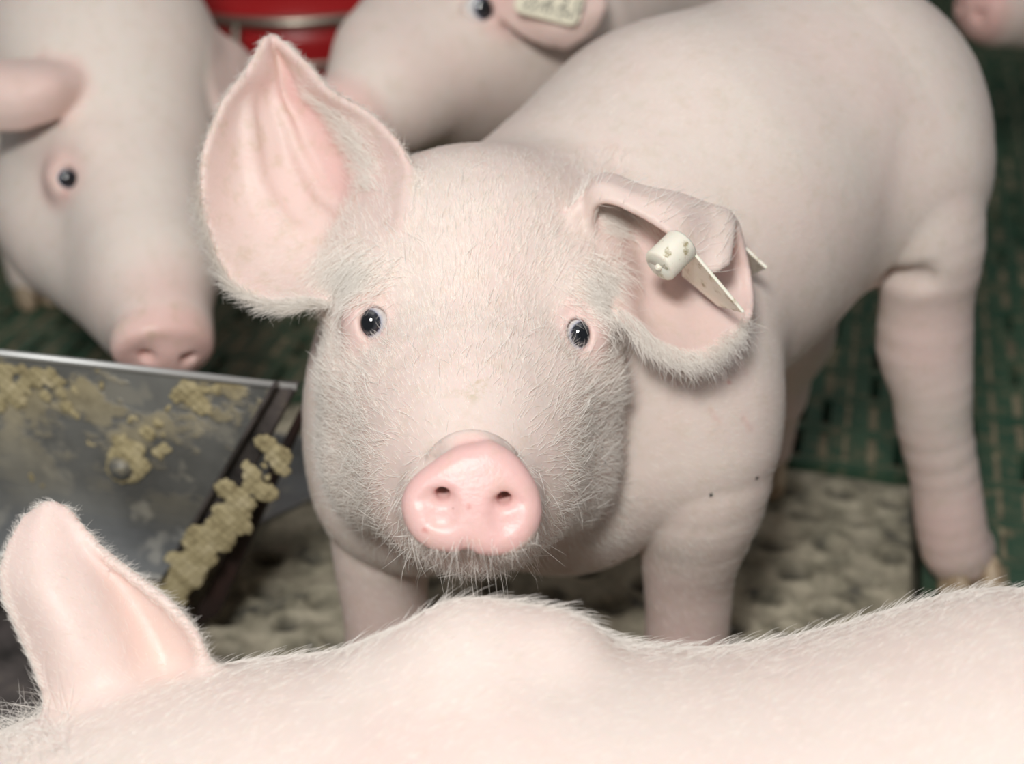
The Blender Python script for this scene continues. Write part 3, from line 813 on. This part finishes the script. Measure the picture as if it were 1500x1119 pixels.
# ------------------------------------------------------------------ other pigs
def leg(A, a, b_, c, foot, r=(.045, .032, .026, .024)):
    A(RC(a, b_, r[0], r[1], .02)); A(RC(b_, c, r[1], r[2], .006)); A(RC(c, np.array(foot) + np.array([0, 0, .028]), r[2], r[3], .006))
def fore_pig():
    pr = []; A = pr.append
    A(RC(P(720, 1338, .665), P(1080, 1382, .66), .129, .130, .012))
    A(RC(P(1080, 1382, .66), P(1500, 1292, .66), .130, .131, .012))
    A(RC(P(1500, 1292, .66), P(1900, 1270, .67), .131, .118, .012))
    A(RC(P(1900, 1270, .67), P(2160, 1300, .68), .118, .085, .03))
    A(RC(P(430, 1330, .67), P(720, 1338, .665), .113, .128, .015))
    A(RC(P(600, 1045, .655), P(690, 1003, .650), .030, .034, .030))
    A(RC(P(690, 1003, .650), P(800, 1003, .648), .034, .034, .012))       # crest behind the head
    A(RC(P(250, 1315, .68), P(430, 1330, .67), .097, .110, .02))
    A(RC(P(70, 1355, .68), P(250, 1315, .68), .085, .095, .03))
    A(RC(P(70, 1340, .68), P(-170, 1520, .64), .078, .036, .03))
    A(RC(P(-170, 1520, .64), P(-200, 1545, .635), .036, .036, .006))
    A(EL(P(80, 1420, .66), (.06, .05, .05), k=.03))
    # folded shoulder and haunch (lying down)
    A(RC(P(640, 1420, .60), P(760, 1560, .60), .062, .045, .04))
    A(RC(P(1780, 1420, .60), P(1600, 1640, .60), .085, .055, .04))
    fl = []
    for (x0, y0, x1, y1) in ((-.02, .30, -.13, .245), (.24, .28, .12, .235)):
        a = np.array([x0, y0, .062]); b_ = np.array([x1, y1, .034]); A(RC(a, b_, .036, .026, .03)); fl.append(b_)
    rows = [
     [(78, 1040, .668), (125, 1035, .662), (190, 1028, .664), (255, 1012, .690), (282, 1003, .682), (300, 990, .668)],
     [(45, 948, .672), (100, 942, .660), (160, 938, .668), (222, 938, .692), (255, 926, .682), (286, 935, .668)],
     [(10, 868, .676), (65, 866, .662), (122, 864, .670), (176, 866, .688), (212, 868, .684), (245, 884, .672)],
     [(13, 812, .680), (56, 810, .672), (98, 811, .678), (134, 814, .685), (160, 820, .683), (184, 836, .679)],
     [(36, 764, .684), (60, 764, .680), (84, 767, .682), (104, 772, .684), (120, 781, .684), (134, 794, .683)],
     [(62, 741, .686), (70, 741, .685), (78, 741, .685), (86, 743, .686), (92, 746, .686), (100, 752, .686)]]
    def de(U, V): return .0007 * np.sin(V * 11 + U * 5) - .0010 * np.exp(-((V - .66) / .04) ** 2) * (1 - ss(.6, .8, U))
    ear = SHEET(rows, .0026, .012, (70, 56), de); A(ear)
    rows2 = [[(x - 210, y + 60, d - .10) for x, y, d in r] for r in rows]
    V, Q = polygonise(pr, .0026); V = smooth(V, Q, 3); Nn = vnormals(V, Q)
    s, U, W = ear.side(V)
    x, y, d = proj(V)
    pink = np.maximum(s, 0) * .30 + np.maximum(-s, 0) * .2
    pink = np.maximum(pink, .30 * np.exp(-(((x - 640) / 210) ** 2 + ((y - 1119) / 60) ** 2)))
    o = mesh_obj('piglet', V, Q, M_skin_fore, attrs=dict(pink=pink, dirt=.06 * np.ones(len(V)), wet=0 * pink, red=0 * pink), origin=(0.15, .40, 0))
    tag(o, 'pale pig lying across the very front, its back and one raised ear in view', 'pig')
    eyeball(o, P(30, 1235, march(pr, 30, 1235) + .006), .0105, .1)
    for b_ in fl: hoof(o, (b_[0] - .03, b_[1]), (-1, -.3))
    G = []
    bd = P(1500, 1100, .6) - P(300, 1100, .6); bd /= np.linalg.norm(bd)
    def w(c, n):
        x, y, dp = proj(c); e = ear.side(c, .006)[0]
        toc = CAM - c; toc /= np.linalg.norm(toc, axis=1, keepdims=True); rim = 1 - np.abs((n * toc).sum(1))
        return (e == 0) * (y < 1250) * (x > -150) * (x < 1650) * (.25 + 1.6 * rim ** 3)
    p, n = sample_mesh(V, Q, Nn, w, 26000)
    G.append((strands(p, n, bd * .8 + np.array([0, .5, 0]) + 0 * p, .010, .16, .22, .08), .00009))
    def w2(c, n):
        x, y, dp = proj(c); e = ear.side(c, .006)[0]
        toc = CAM - c; toc /= np.linalg.norm(toc, axis=1, keepdims=True); rim = 1 - np.abs((n * toc).sum(1))
        hump = np.exp(-((x - 850) / 90) ** 2)
        return (e == 0) * (y < 1100) * (x > -50) * (x < 1550) * rim ** 5 * (.35 + 1.6 * hump)
    p, n = sample_mesh(V, Q, Nn, w2, 1500)
    G.append((strands(p, n, bd + 0 * p, .012, .5, .35, .05), .00011))
    def w3(c, n):
        s_, U_, V_ = ear.side(c, .006)
        return (s_ != 0) * (.10 + 1.6 * (V_ > .94) + 1.8 * (V_ < .05) + .9 * (U_ > .92))
    p, n = sample_mesh(V, Q, Nn, w3, 2600)
    s_, U_, V_ = ear.side(p, .01)
    dirs = np.where(V_[:, None] > .5, 1, -1) * RT * .8 + UP * .5
    G.append((strands(p, n, dirs, .006, .3, .25), .00007))
    p, n = sample_mesh(V, Q, Nn, lambda c, n: (proj(c)[0] < 110) * (proj(c)[0] > -60) * (proj(c)[1] < 1130) * (ear.side(c, .006)[0] == 0) * 1.0, 260)
    G.append((strands(p, n, -RT * .6 + UP * .6 + 0 * p, .020, .9, .4, .1), .00009))
    bristles(o, G)
    m = MB()
    return o
fore_pig()

def trunk(A, sh, rp, r1, r2, feet, k=.03):
    sh, rp = np.array(sh, float), np.array(rp, float)
    mid = (sh + rp) / 2 - np.array([0, 0, .008])
    A(RC(sh, mid, r1, r1 * 1.02, .03)); A(RC(mid, rp, r1 * 1.02, r2, .02))
    ax = (rp - sh) / np.linalg.norm(rp - sh); sd = np.array([-ax[1], ax[0], 0]); out = []
    for base, dl in ((sh, -.01), (rp, .02)):
        for s in (-1, 1):
            t = base + sd * s * r1 * .55 + ax * dl - np.array([0, 0, .05]); f = np.array([t[0], t[1], 0])
            kn = t * np.array([1, 1, 0]) + np.array([0, 0, .15]) + ax * (.01 if base is sh else .035)
            leg(A, t, kn, kn * np.array([1, 1, 0]) + np.array([0, 0, .07]), f); out.append(f)
    return out, -ax

def left_pig():
    pr = []; A = pr.append
    feet, hd = trunk(A, P(60, -60, 1.42), P(-120, -330, 1.72), .125, .12, None)
    A(RC(P(150, 90, 1.22), P(60, -60, 1.42), .10, .115, .05))
    A(EL(P(160, 150, 1.185), (.083, .085, .082), k=.03))
    A(RC(P(185, 235, 1.165), P(222, 400, 1.085), .068, .046, .03))
    A(RC(P(222, 400, 1.085), P(238, 485, 1.040), .044, .037, .02))
    A(EL(P(98, 300, 1.175), (.062, .062, .060), k=.03))
    A(EL(P(250, 290, 1.19), (.040, .062, .055), k=.03))
    A(RC(P(120, 370, 1.16), P(205, 470, 1.08), .046, .030, .03))
    A(RC(P(75, 205, 1.13), P(140, 215, 1.105), .016, .016, .02))
    # snout pad pointing down into the trough
    nrm = P(262, 640, .985) - P(232, 490, 1.035); R = axes(nrm, UP)
    pts = [(math.cos(a) * .037, math.sin(a) * .030) for a in np.linspace(0, 2 * math.pi, 33)[:-1]]
    pc = P(241, 518, 1.022)
    A(DISC(pc + R[2] * .004, pts, R, .022, .007, .004, .003))
    for s in (-1, 1): A(EL(pc + R[2] * .004 + R[0] * s * .014 + R[1] * .004, (.006, .004, .012), R, k=.003, op='s'))
    for a, b_ in (((205, 452, 1.015), (270, 455, 1.010)),): pass
    ds = march(pr, 98, 262); r = .0115; c = P(98, 262, ds + r * .66); A(EL(c, (.017, .017, .014), k=.010))
    A(EL(P(98, 262, ds - .004), (.0078, .0082, .012), axes(-RT * .25 - FW, UP), k=.002, op='s'))
    rl = [
     [(112, 150, 1.112), (116, 135, 1.102), (114, 118, 1.097), (105, 102, 1.102), (80, 96, 1.112)],
     [(75, 172, 1.087), (78, 150, 1.077), (75, 125, 1.072), (68, 104, 1.082), (50, 92, 1.102)],
     [(25, 186, 1.077), (25, 160, 1.067), (22, 130, 1.064), (18, 108, 1.072), (8, 92, 1.092)],
     [(-40, 186, 1.077), (-42, 160, 1.067), (-45, 132, 1.064), (-48, 108, 1.072), (-50, 92, 1.092)],
     [(-105, 160, 1.082), (-108, 150, 1.072), (-110, 135, 1.072), (-110, 120, 1.077), (-108, 110, 1.092)]]
    el = SHEET(rl, .0035, .006); A(el)
    rr = [
     [(292, 62, 1.20), (296, 85, 1.19), (302, 110, 1.185), (310, 135, 1.18), (322, 162, 1.18)],
     [(315, 58, 1.22), (320, 80, 1.215), (326, 105, 1.205), (332, 132, 1.20), (336, 158, 1.195)],
     [(342, 66, 1.24), (345, 84, 1.235), (348, 105, 1.225), (350, 128, 1.22), (350, 148, 1.215)],
     [(366, 88, 1.26), (368, 96, 1.255), (369, 108, 1.25), (368, 122, 1.245), (365, 134, 1.24)]]
    er = SHEET(rr, .0045, .012); A(er)
    V, Q = polygonise(pr, .0034); V = smooth(V, Q, 3)
    x, y, d = proj(V); s1 = el.side(V)[0]; s2 = er.side(V)[0]
    pink = np.maximum(np.abs(s1) * .40, np.abs(s2) * .38)
    pd = 1 - ss(.030, .048, np.linalg.norm(V - pc, axis=1)); pink = np.maximum(pink, .75 * pd)
    pink = np.maximum(pink, .42 * np.exp(-(((x - 235) / 60) ** 2 + ((y - 440) / 60) ** 2)) * (d < 1.12))
    ec = 1 - ss(.016, .034, np.linalg.norm(V - c, axis=1)); pink = np.maximum(pink, .42 * ec)
    rd = c + RT * .004 - UP * .013 - FW * .008
    red = .5 * (1 - ss(.002, .007, np.linalg.norm(V - rd, axis=1)))
    dirt = .12 + .35 * np.exp(-(((x - 230) / 60) ** 2 + ((y - 470) / 40) ** 2))
    o = mesh_obj('piglet', V, Q, M_skin_far, attrs=dict(pink=pink, red=red, dirt=dirt, wet=pd), origin=(P(60, -60, 1.42)[0], P(60, -60, 1.42)[1], 0))
    tag(o, 'pink piglet lowering its snout into the metal trough', 'pig')
    eyeball(o, c, r, .1)
    for f in feet: hoof(o, f, (hd[0], hd[1]))
left_pig()

def back_pig():
    pr = []; A = pr.append
    feet, hd = trunk(A, P(930, -60, 1.46), P(1080, -300, 1.85), .125, .12, None)
    A(RC(P(790, 40, 1.30), P(930, -60, 1.46), .095, .115, .05))
    A(EL(P(735, 62, 1.27), (.085, .086, .075), k=.03))
    A(RC(P(690, 75, 1.24), P(575, 135, 1.185), .070, .050, .03))
    A(RC(P(575, 135, 1.185), P(512, 172, 1.155), .046, .036, .02))
    A(EL(P(650, 120, 1.25), (.055, .058, .05), k=.03))
    A(RC(P(640, -10, 1.26), P(560, 70, 1.21), .045, .036, .04))
    nrm = P(440, 215, 1.11) - P(520, 170, 1.16); R = axes(nrm, UP)
    pts = [(math.cos(a) * .036, math.sin(a) * .030) for a in np.linspace(0, 2 * math.pi, 33)[:-1]]
    pc = P(500, 180, 1.145); A(DISC(pc + R[2] * .004, pts, R, .022, .007, .004, .003))
    for s in (-1, 1): A(EL(pc + R[2] * .004 + R[0] * s * .014, (.006, .004, .012), R, k=.003, op='s'))
    ds = march(pr, 703, 12); r = .0160; c = P(703, 12, ds + r * .70); A(EL(c, (.0215, .021, .0180), k=.010))
    A(EL(P(701, 12, ds - .004), (.0155, .0105, .013), k=.002, op='s'))
    re_ = [
     [(738, -40, 1.205), (770, -60, 1.20), (810, -80, 1.20), (850, -90, 1.21)],
     [(730, 2, 1.175), (765, -20, 1.165), (810, -35, 1.165), (870, -45, 1.18)],
     [(752, 36, 1.165), (782, 15, 1.155), (825, 0, 1.155), (880, -12, 1.165)],
     [(790, 58, 1.16), (812, 44, 1.15), (842, 28, 1.15), (882, 12, 1.158)],
     [(828, 68, 1.16), (838, 62, 1.157), (850, 54, 1.157), (866, 44, 1.16)]]
    ea = SHEET(re_, .004, .010); A(ea)
    V, Q = polygonise(pr, .0034); V = smooth(V, Q, 3)
    x, y, d = proj(V); s1 = ea.side(V)[0]
    pink = np.maximum(np.abs(s1) * .45, .10); pink = np.maximum(pink, .6 * (1 - ss(.030, .05, np.linalg.norm(V - pc, axis=1))))
    pink = np.maximum(pink, .62 * (1 - ss(.015, .045, np.linalg.norm(V - c - RT * .02, axis=1))))
    red = .55 * (1 - ss(.002, .008, np.linalg.norm(V - P(668, 30, ds), axis=1)))
    o = mesh_obj('piglet', V, Q, M_skin_far, attrs=dict(pink=pink, red=red, dirt=.15 + 0 * x, wet=0 * x), origin=(P(930, -60, 1.46)[0], P(930, -60, 1.46)[1], 0))
    tag(o, 'blurred piglet behind the main one, a printed yellowish tag on its ear', 'pig')
    eyeball(o, c, r, .42)
    for f in feet: hoof(o, f, (hd[0], hd[1]))
    # printed tag
    M_t, nt, b = mat('yellowed_tag_plastic', (0.86, 0.80, 0.62), 0.45)
    M_ink, _, _ = mat('tag_ink', (0.16, 0.16, 0.14), 0.6)
    cn = [P(748, -40, 1.148), P(762, 24, 1.139), P(850, 46, 1.138), P(862, -25, 1.146)]
    Xp = cn[2] - cn[1]; wd = np.linalg.norm(Xp) + .004; Xp /= np.linalg.norm(Xp); Yp = cn[0] - cn[1]; Yp -= Xp * (Yp @ Xp); hg = np.linalg.norm(Yp); Yp /= hg
    npl = np.cross(Xp, Yp); npl = npl if npl @ FW < 0 else -npl
    t = bevel(rounded_plate((cn[0] + cn[1] + cn[2] + cn[3]) / 4, Xp, Yp, npl, wd, hg, .008, .002).build('ear_tag', M_t), .0005, 2); t.parent = o; t.location = -np.array(o.location)
    X = cn[2] - cn[1]; X /= np.linalg.norm(X); nn = np.cross(X, cn[0] - cn[1]); nn /= np.linalg.norm(nn)
    if nn @ FW > 0: nn = -nn
    Y = np.cross(nn, X)
    for txt, fx, fy, sz in (('1 2 2 0', .20, .36, .0155), ('22701241', .12, .13, .0115)):
        cu = bpy.data.curves.new('printed_number', 'FONT'); cu.body = txt; cu.size = sz; cu.extrude = .0002; cu.resolution_u = 3
        tmp = bpy.data.objects.new('tmp', cu); me = bpy.data.meshes.new_from_object(tmp); bpy.data.objects.remove(tmp)
        me.name = 'printed_number'; me.materials.clear(); me.materials.append(M_ink); to = bpy.data.objects.new('printed_number', me); C.objects.link(to)
        pos = (cn[0] + cn[1] + cn[2] + cn[3]) / 4 + Xp * wd * (fx - .5) + Yp * hg * (fy - .5) + npl * .0023; X, Y, nn = Xp, Yp, npl
        to.matrix_world = Matrix(((X[0], Y[0], nn[0], pos[0]), (X[1], Y[1], nn[1], pos[1]), (X[2], Y[2], nn[2], pos[2]), (0, 0, 0, 1)))
        mw = to.matrix_world.copy(); to.parent = t; to.matrix_parent_inverse = Matrix.Identity(4); to.matrix_basis = mw
back_pig()

def right_pig():
    pr = []; A = pr.append
    h = P(1650, -20, 1.52); sh = h + np.array([.20, .06, -.03]); rp = sh + np.array([.33, .12, .0])
    feet, hd = trunk(A, sh, rp, .115, .11, None)
    A(RC(h, sh, .085, .105, .05)); sn = P(1462, 10, 1.46)
    A(RC(h, sn, .074, .041, .03)); R = axes(sn - h, (0, 0, 1))
    pts = [(math.cos(a) * .035, math.sin(a) * .029) for a in np.linspace(0, 2 * math.pi, 25)[:-1]]
    pc = sn + R[2] * .034; A(DISC(pc, pts, R, .022, .007, .004, .003))
    for s in (-1, 1): A(EL(pc + R[0] * s * .014, (.006, .004, .012), R, k=.003, op='s'))
    for s in (-1, 1):
        b0 = h + R[0] * s * .06 + np.array([0, 0, .04])
        A(EL(b0 + R[0] * s * .035 + np.array([0, 0, .02]), (.055, .032, .006), np.array([R[0], [0, 0, 1], np.cross(R[0], [0, 0, 1])]), k=.012))
    eyes = [h + R[0] * s * .052 + R[2] * .055 + np.array([0, 0, .030]) for s in (-1, 1)]
    V, Q = polygonise(pr, .005); V = smooth(V, Q, 3)
    pk = .7 * (1 - ss(.03, .05, np.linalg.norm(V - pc, axis=1))) + .15
    o = mesh_obj('piglet', V, Q, M_skin_far, attrs=dict(pink=pk, red=0 * pk, dirt=.15 + 0 * pk, wet=0 * pk), origin=(sh[0], sh[1], 0))
    tag(o, 'piglet at the upper right corner, only its pink muzzle in view over dark floor', 'pig')
    for e in eyes: eyeball(o, e, .012, 0)
    for f in feet: hoof(o, f, (hd[0], hd[1]))
right_pig()
# ------------------------------------------------------------------ trough and feeder
M_steel, nt, b = mat('dirty_stainless_steel', (0.4, 0.41, 0.41), 0.38, metal=1.0)
co = nt.nodes.new('ShaderNodeTexCoord').outputs['Object']
mp = N(nt, 'ShaderNodeMapping'); nt.links.new(co, mp.inputs[0]); mp.inputs['Scale'].default_value = (1, 1, 1.3)
cr = ramp(nt, noise(nt, 17, 6, .68, mp.outputs[0]), [(.49, (0, 0, 0)), (.56, (1, 1, 1))])
sz = N(nt, 'ShaderNodeSeparateXYZ'); nt.links.new(co, sz.inputs[0])
hi = N(nt, 'ShaderNodeMapRange'); nt.links.new(sz.outputs[2], hi.inputs[0]); hi.inputs[1].default_value = .11; hi.inputs[2].default_value = .235; hi.inputs[3].default_value = 0.0; hi.inputs[4].default_value = 1.0
mm = N(nt, 'ShaderNodeMath', operation='MULTIPLY'); nt.links.new(cr, mm.inputs[0]); nt.links.new(hi.outputs[0], mm.inputs[1])
base = ramp(nt, noise(nt, 9, 4), [(.35, (.15, .155, .155)), (.65, (.34, .35, .35))])
base = mixc(nt, ramp(nt, noise(nt, 42, 3, .5), [(.56, (0, 0, 0)), (.64, (.55, .55, .55))]), base, (.52, .50, .44))
crc = ramp(nt, noise(nt, 40, 5, .7), [(.35, (.30, .25, .14)), (.65, (.56, .48, .30))])
nt.links.new(mixc(nt, mm.outputs[0], base, crc), b.inputs['Base Color'])
im = N(nt, 'ShaderNodeMath', operation='SUBTRACT'); im.inputs[0].default_value = 1.0; nt.links.new(mm.outputs[0], im.inputs[1])
im.inputs[0].default_value = 1.0
mu = N(nt, 'ShaderNodeMath', operation='MULTIPLY'); nt.links.new(im.outputs[0], mu.inputs[0]); mu.inputs[1].default_value = .55; nt.links.new(mu.outputs[0], b.inputs['Metallic'])
ro = N(nt, 'ShaderNodeMapRange'); nt.links.new(mm.outputs[0], ro.inputs[0]); ro.inputs[3].default_value = .34; ro.inputs[4].default_value = .85
nt.links.new(ro.outputs[0], b.inputs['Roughness']); bump(nt, b, mm.outputs[0], .6, .002)
M_clean, nt, b = mat('bare_steel', (0.60, 0.61, 0.60), 0.42, metal=.55)
M_iron, nt, b = mat('dark_painted_iron', (0.06, 0.055, 0.052), 0.5, metal=.3)
nt.links.new(ramp(nt, noise(nt, 25, 5, .65), [(.35, (.050, .045, .043)), (.6, (.15, .13, .125)), (.72, (.26, .22, .17))]), b.inputs['Base Color'])
M_rust_shade, nt, b = mat('rusty_iron_gap_shadow', (0.09, 0.03, 0.02), 0.7)  # rust plus the shadow of the gap, painted as one near-black tone
nt.links.new(ramp(nt, noise(nt, 20, 5, .65), [(.35, (.012, .009, .008)), (.7, (.035, .014, .011))]), b.inputs['Base Color'])
M_feed, nt, b = mat('dried_feed', (0.55, 0.47, 0.28), 0.85)
nt.links.new(ramp(nt, noise(nt, 70, 6, .7), [(.32, (.26, .21, .11)), (.5, (.46, .39, .22)), (.7, (.62, .54, .35))]), b.inputs['Base Color']); bump(nt, b, noise(nt, 160, 5, .7), .8, .002)

def feed_lumps(name, spots, parent, h=.0016):
    pr = []
    for c, r, nrm in spots:
        R = axes(nrm, (0.2, 0.1, 1)); a = rng.uniform(0, 6.28)
        R = np.array([R[0] * math.cos(a) + R[1] * math.sin(a), R[1] * math.cos(a) - R[0] * math.sin(a), R[2]])
        pr.append(EL(c, (r * rng.uniform(.8, 1.2), r * rng.uniform(.6, 1.0), r * .24), R, k=.002))
    V, Q = polygonise(pr, h); Nn = vnormals(V, Q)
    V = V + Nn * (.0010 * np.sin(V[:, :1] * 900 + V[:, 1:2] * 500) * np.sin(V[:, 2:] * 800))
    o = mesh_obj(name, V, Q, M_feed, parent); o['kind'] = 'stuff'
    return o
def trough():
    # front sheet: the top edge runs from A to B, the sheet hangs vertically below it
    A = PZ(0, 516, .24); B = PZ(436, 566, .24); u = (B - A) / np.linalg.norm(B - A); nf = np.cross(u, (0, 0, 1)); nf = nf if nf[1] < 0 else -nf
    t = bpy.data.objects.new('feed_trough', None); C.objects.link(t); t.location = (A[0] - .05, A[1] + .05, 0)
    tag(t, 'steel feed trough crusted with dried feed, in front of the piglet on the left', 'trough')
    def onplane(px, py, off=0.0):
        dr = FW + RT * ((px - 750) / F) - UP * ((py - 559.5) / F)
        return CAM + dr * (((A + nf * off - CAM) @ nf) / (dr @ nf))
    L = A - u * .42
    zb = onplane(100, 762)[2]
    z = np.array([0, 0, 1.0])
    bl = L.copy(); bl[2] = zb; br = onplane(283, 770)
    mb = MB()
    prof = [(0, .24)] + [(0, z_) for z_ in np.linspace(.22, zb + .03, 6)] + [(.036 * (1 - math.cos(a)), zb + .03 - .052 * math.sin(a) ) for a in np.linspace(.1, 1.25, 9)]
    cut = (B - br) @ u / (.24 - br[2])
    for o_ in (0.0, .003):
        for dn, z_ in prof:
            q0 = L + nf * (dn - o_); q1 = B - u * cut * (.24 - z_) * .96 + nf * (dn - o_); q0[2] = q1[2] = z_
            mb.v += [tuple(q0), tuple(q1)]
    np_ = len(prof)
    for i_ in range(np_ - 1):
        a = 2 * i_; k = 2 * np_
        mb.f += [(a, a + 1, a + 3, a + 2), (k + a + 2, k + a + 3, k + a + 1, k + a), (a + 1, k + a + 1, k + a + 3, a + 3), (a, a + 2, k + a + 2, k + a)]
    mb.f += [(2 * np_ - 2, 2 * np_ - 1, 4 * np_ - 1, 4 * np_ - 2)]
    s = mb.build('front_panel', M_steel, t)
    for p_ in s.data.polygons: p_.use_smooth = False
    dn, z_ = prof[-1]; e0 = L + nf * dn; e1 = B - u * cut * (.24 - z_) * .96 + nf * dn; e0[2] = e1[2] = z_
    mb = MB(); mb.tube([e0, e1], .0022, 10); mb.build('flange_lip', M_clean, t, True)
    mb = MB(); mb.tube([L + nf * .001, B + nf * .001], .0024, 12); mb.build('rolled_rim', M_clean, t, True)
    # lower box
    mb = MB(); c0, c1 = bl - nf * .004, br - nf * .004
    mb.slab(c0, c1, c1 * [1, 1, 0] - u * .055, c0 * [1, 1, 0], -nf * .004); mb.build('lower_panel', M_iron, t)
    # back and bottom and ends
    D = -nf * .15; dz = z * .14
    mb = MB(); mb.slab(L + D - dz, B + D - dz, (B + D) * [1, 1, 0] + z * .05, (L + D) * [1, 1, 0] + z * .05, -nf * .003); mb.build('back_panel', M_steel, t)
    mb = MB(); mb.slab(L - nf * .004 - z * .16, B - nf * .004 - z * .16 - u * .1, B + D - z * .16, L + D - z * .16, z * .003); mb.build('bottom_panel', M_steel, t)
    mb = MB(); q = [PZ(-160, 850, .02), PZ(58, 850, .02), PZ(95, 1075, .02), PZ(-160, 1075, .02)]; mb.slab(q[3], q[2], q[1], q[0], z * .004); mb.build('base_plate', M_iron, t)
    for a_, b_ in ((q[3], q[2]), (q[0], q[1])):
        mb = MB(); mb.tube([(a_ * [1, 1, 0]) * .5 + (b_ * [1, 1, 0]) * .5, (a_ + b_) / 2], .012, 12); mb.build('leg', M_iron, t, True)
    # rivet
    rv = onplane(180, 682, .0); mb = MB()
    mb.lathe([(.0001, .010), (.004, .0095), (.007, .0075), (.0092, .004), (.0098, -.001)], (0, 0, 0), 24)
    R = axes(nf); vv = np.array(mb.v) @ R + rv; mb.v = [tuple(q) for q in vv]; mb.build('rivet', M_steel, t, True)
    # diagonal bar (angle iron); beside it a rusty bar, gap shadow put into its colour
    wz = 1.0
    def bar(name, pts, off, th, m):
        q = [onplane(x, y, off) for x, y in pts]; mb = MB(); mb.slab(q[0], q[1], q[2], q[3], -nf * th); o = mb.build(name, m, t); bevel(o, .003, 2); return o
    bar('diagonal_bar', [(396, 566), (436, 566), (262, 895), (205, 895)], .004, .010, M_iron)
    bar('bar_rib', [(396, 566), (404, 566), (214, 895), (205, 895)], .014, .008, M_iron)
    bar('strut_gap_shadow', [(438, 600), (448, 606), (318, 905), (274, 920)], -.012, .012, M_rust_shade)
    # feed on sheet
    S = []
    r_ = np.random.default_rng(5)
    for cx, cy, sx, sy, n, r in ((70, 560, 80, 25, 26, .0085), (290, 575, 45, 22, 22, .0075), (205, 620, 30, 25, 5, .006), (192, 672, 30, 26, 34, .0075), (50, 700, 20, 15, 2, .005), (140, 640, 60, 30, 5, .004), (20, 570, 30, 30, 7, .008)):
        for _ in range(n):
            x, y = r_.normal(cx, sx * .6), r_.normal(cy, sy * .6)
            if y < 528 + x * .12 or x > 380: continue
            S.append((onplane(x, y, .0003), r * r_.uniform(.3, .95), nf))
    for a in np.linspace(0, 6, 11): S.append((onplane(181 + 17 * math.cos(a), 683 + 17 * math.sin(a), .002), .0065, nf))
    feed_lumps('dried_feed', S, t)
    S = []
    for _ in range(150):
        a = r_.beta(2.2, 1.1); x = 418 + (232 - 418) * a; y = 640 + (880 - 640) * a
        x += r_.normal(6, 14); y += r_.normal(0, 8)
        S.append((onplane(x, y, .0135), .0085 * r_.uniform(.4, 1.1), nf))
    feed_lumps('dried_feed', S, t)
trough()

M_red, nt, b = mat('red_plastic', (0.62, 0.026, 0.03), 0.35)
M_wire, nt, b = mat('galvanised_wire', (0.46, 0.41, 0.34), 0.3, metal=.9)
def feeder():
    c = PZ(405, 33, .20) + np.array([0, .21, 0]); c[2] = 0
    t = bpy.data.objects.new('pan_feeder', None); C.objects.link(t); t.location = c
    tag(t, 'round red plastic feeder ringed by a metal wire, far behind the pigs', 'feeder')
    def part(name, m, fn):
        mb = MB(); fn(mb); o = mb.build(name, m, None, True); o.parent = t; return o
    part('hopper', M_red, lambda m: m.lathe([(.001, .03), (.165, .03), (.185, .07), (.193, .16), (.196, .175), (.19, .18), (.193, .23), (.197, .34), (.10, .40), (.001, .41)], seg=72))
    part('pan', M_red, lambda m: m.lathe([(.001, 0.0), (.20, 0.0), (.245, .035), (.25, .075), (.243, .075), (.235, .04), (.195, .012), (.001, .012)], seg=72))
    def ring(r, z, th): return lambda m: m.tube([(r * math.cos(a), r * math.sin(a), z) for a in np.linspace(0, 2 * math.pi, 73)], th, 10, False)
    part('wire_ring', M_wire, ring(.212, .20, .0075)); part('wire_ring', M_wire, ring(.226, .150, .004)).location = (0, 0, 0)
    for k in range(10):
        a = math.radians(-104 + 36 * k)
        def f(m): m.tube([(.212 * math.cos(a), .212 * math.sin(a), .20), (.220 * math.cos(a), .220 * math.sin(a), .17), (.226 * math.cos(a), .226 * math.sin(a), .148), (.243 * math.cos(a), .243 * math.sin(a), .07)], .006, 8)
        part('rib', M_wire, f)
feeder()
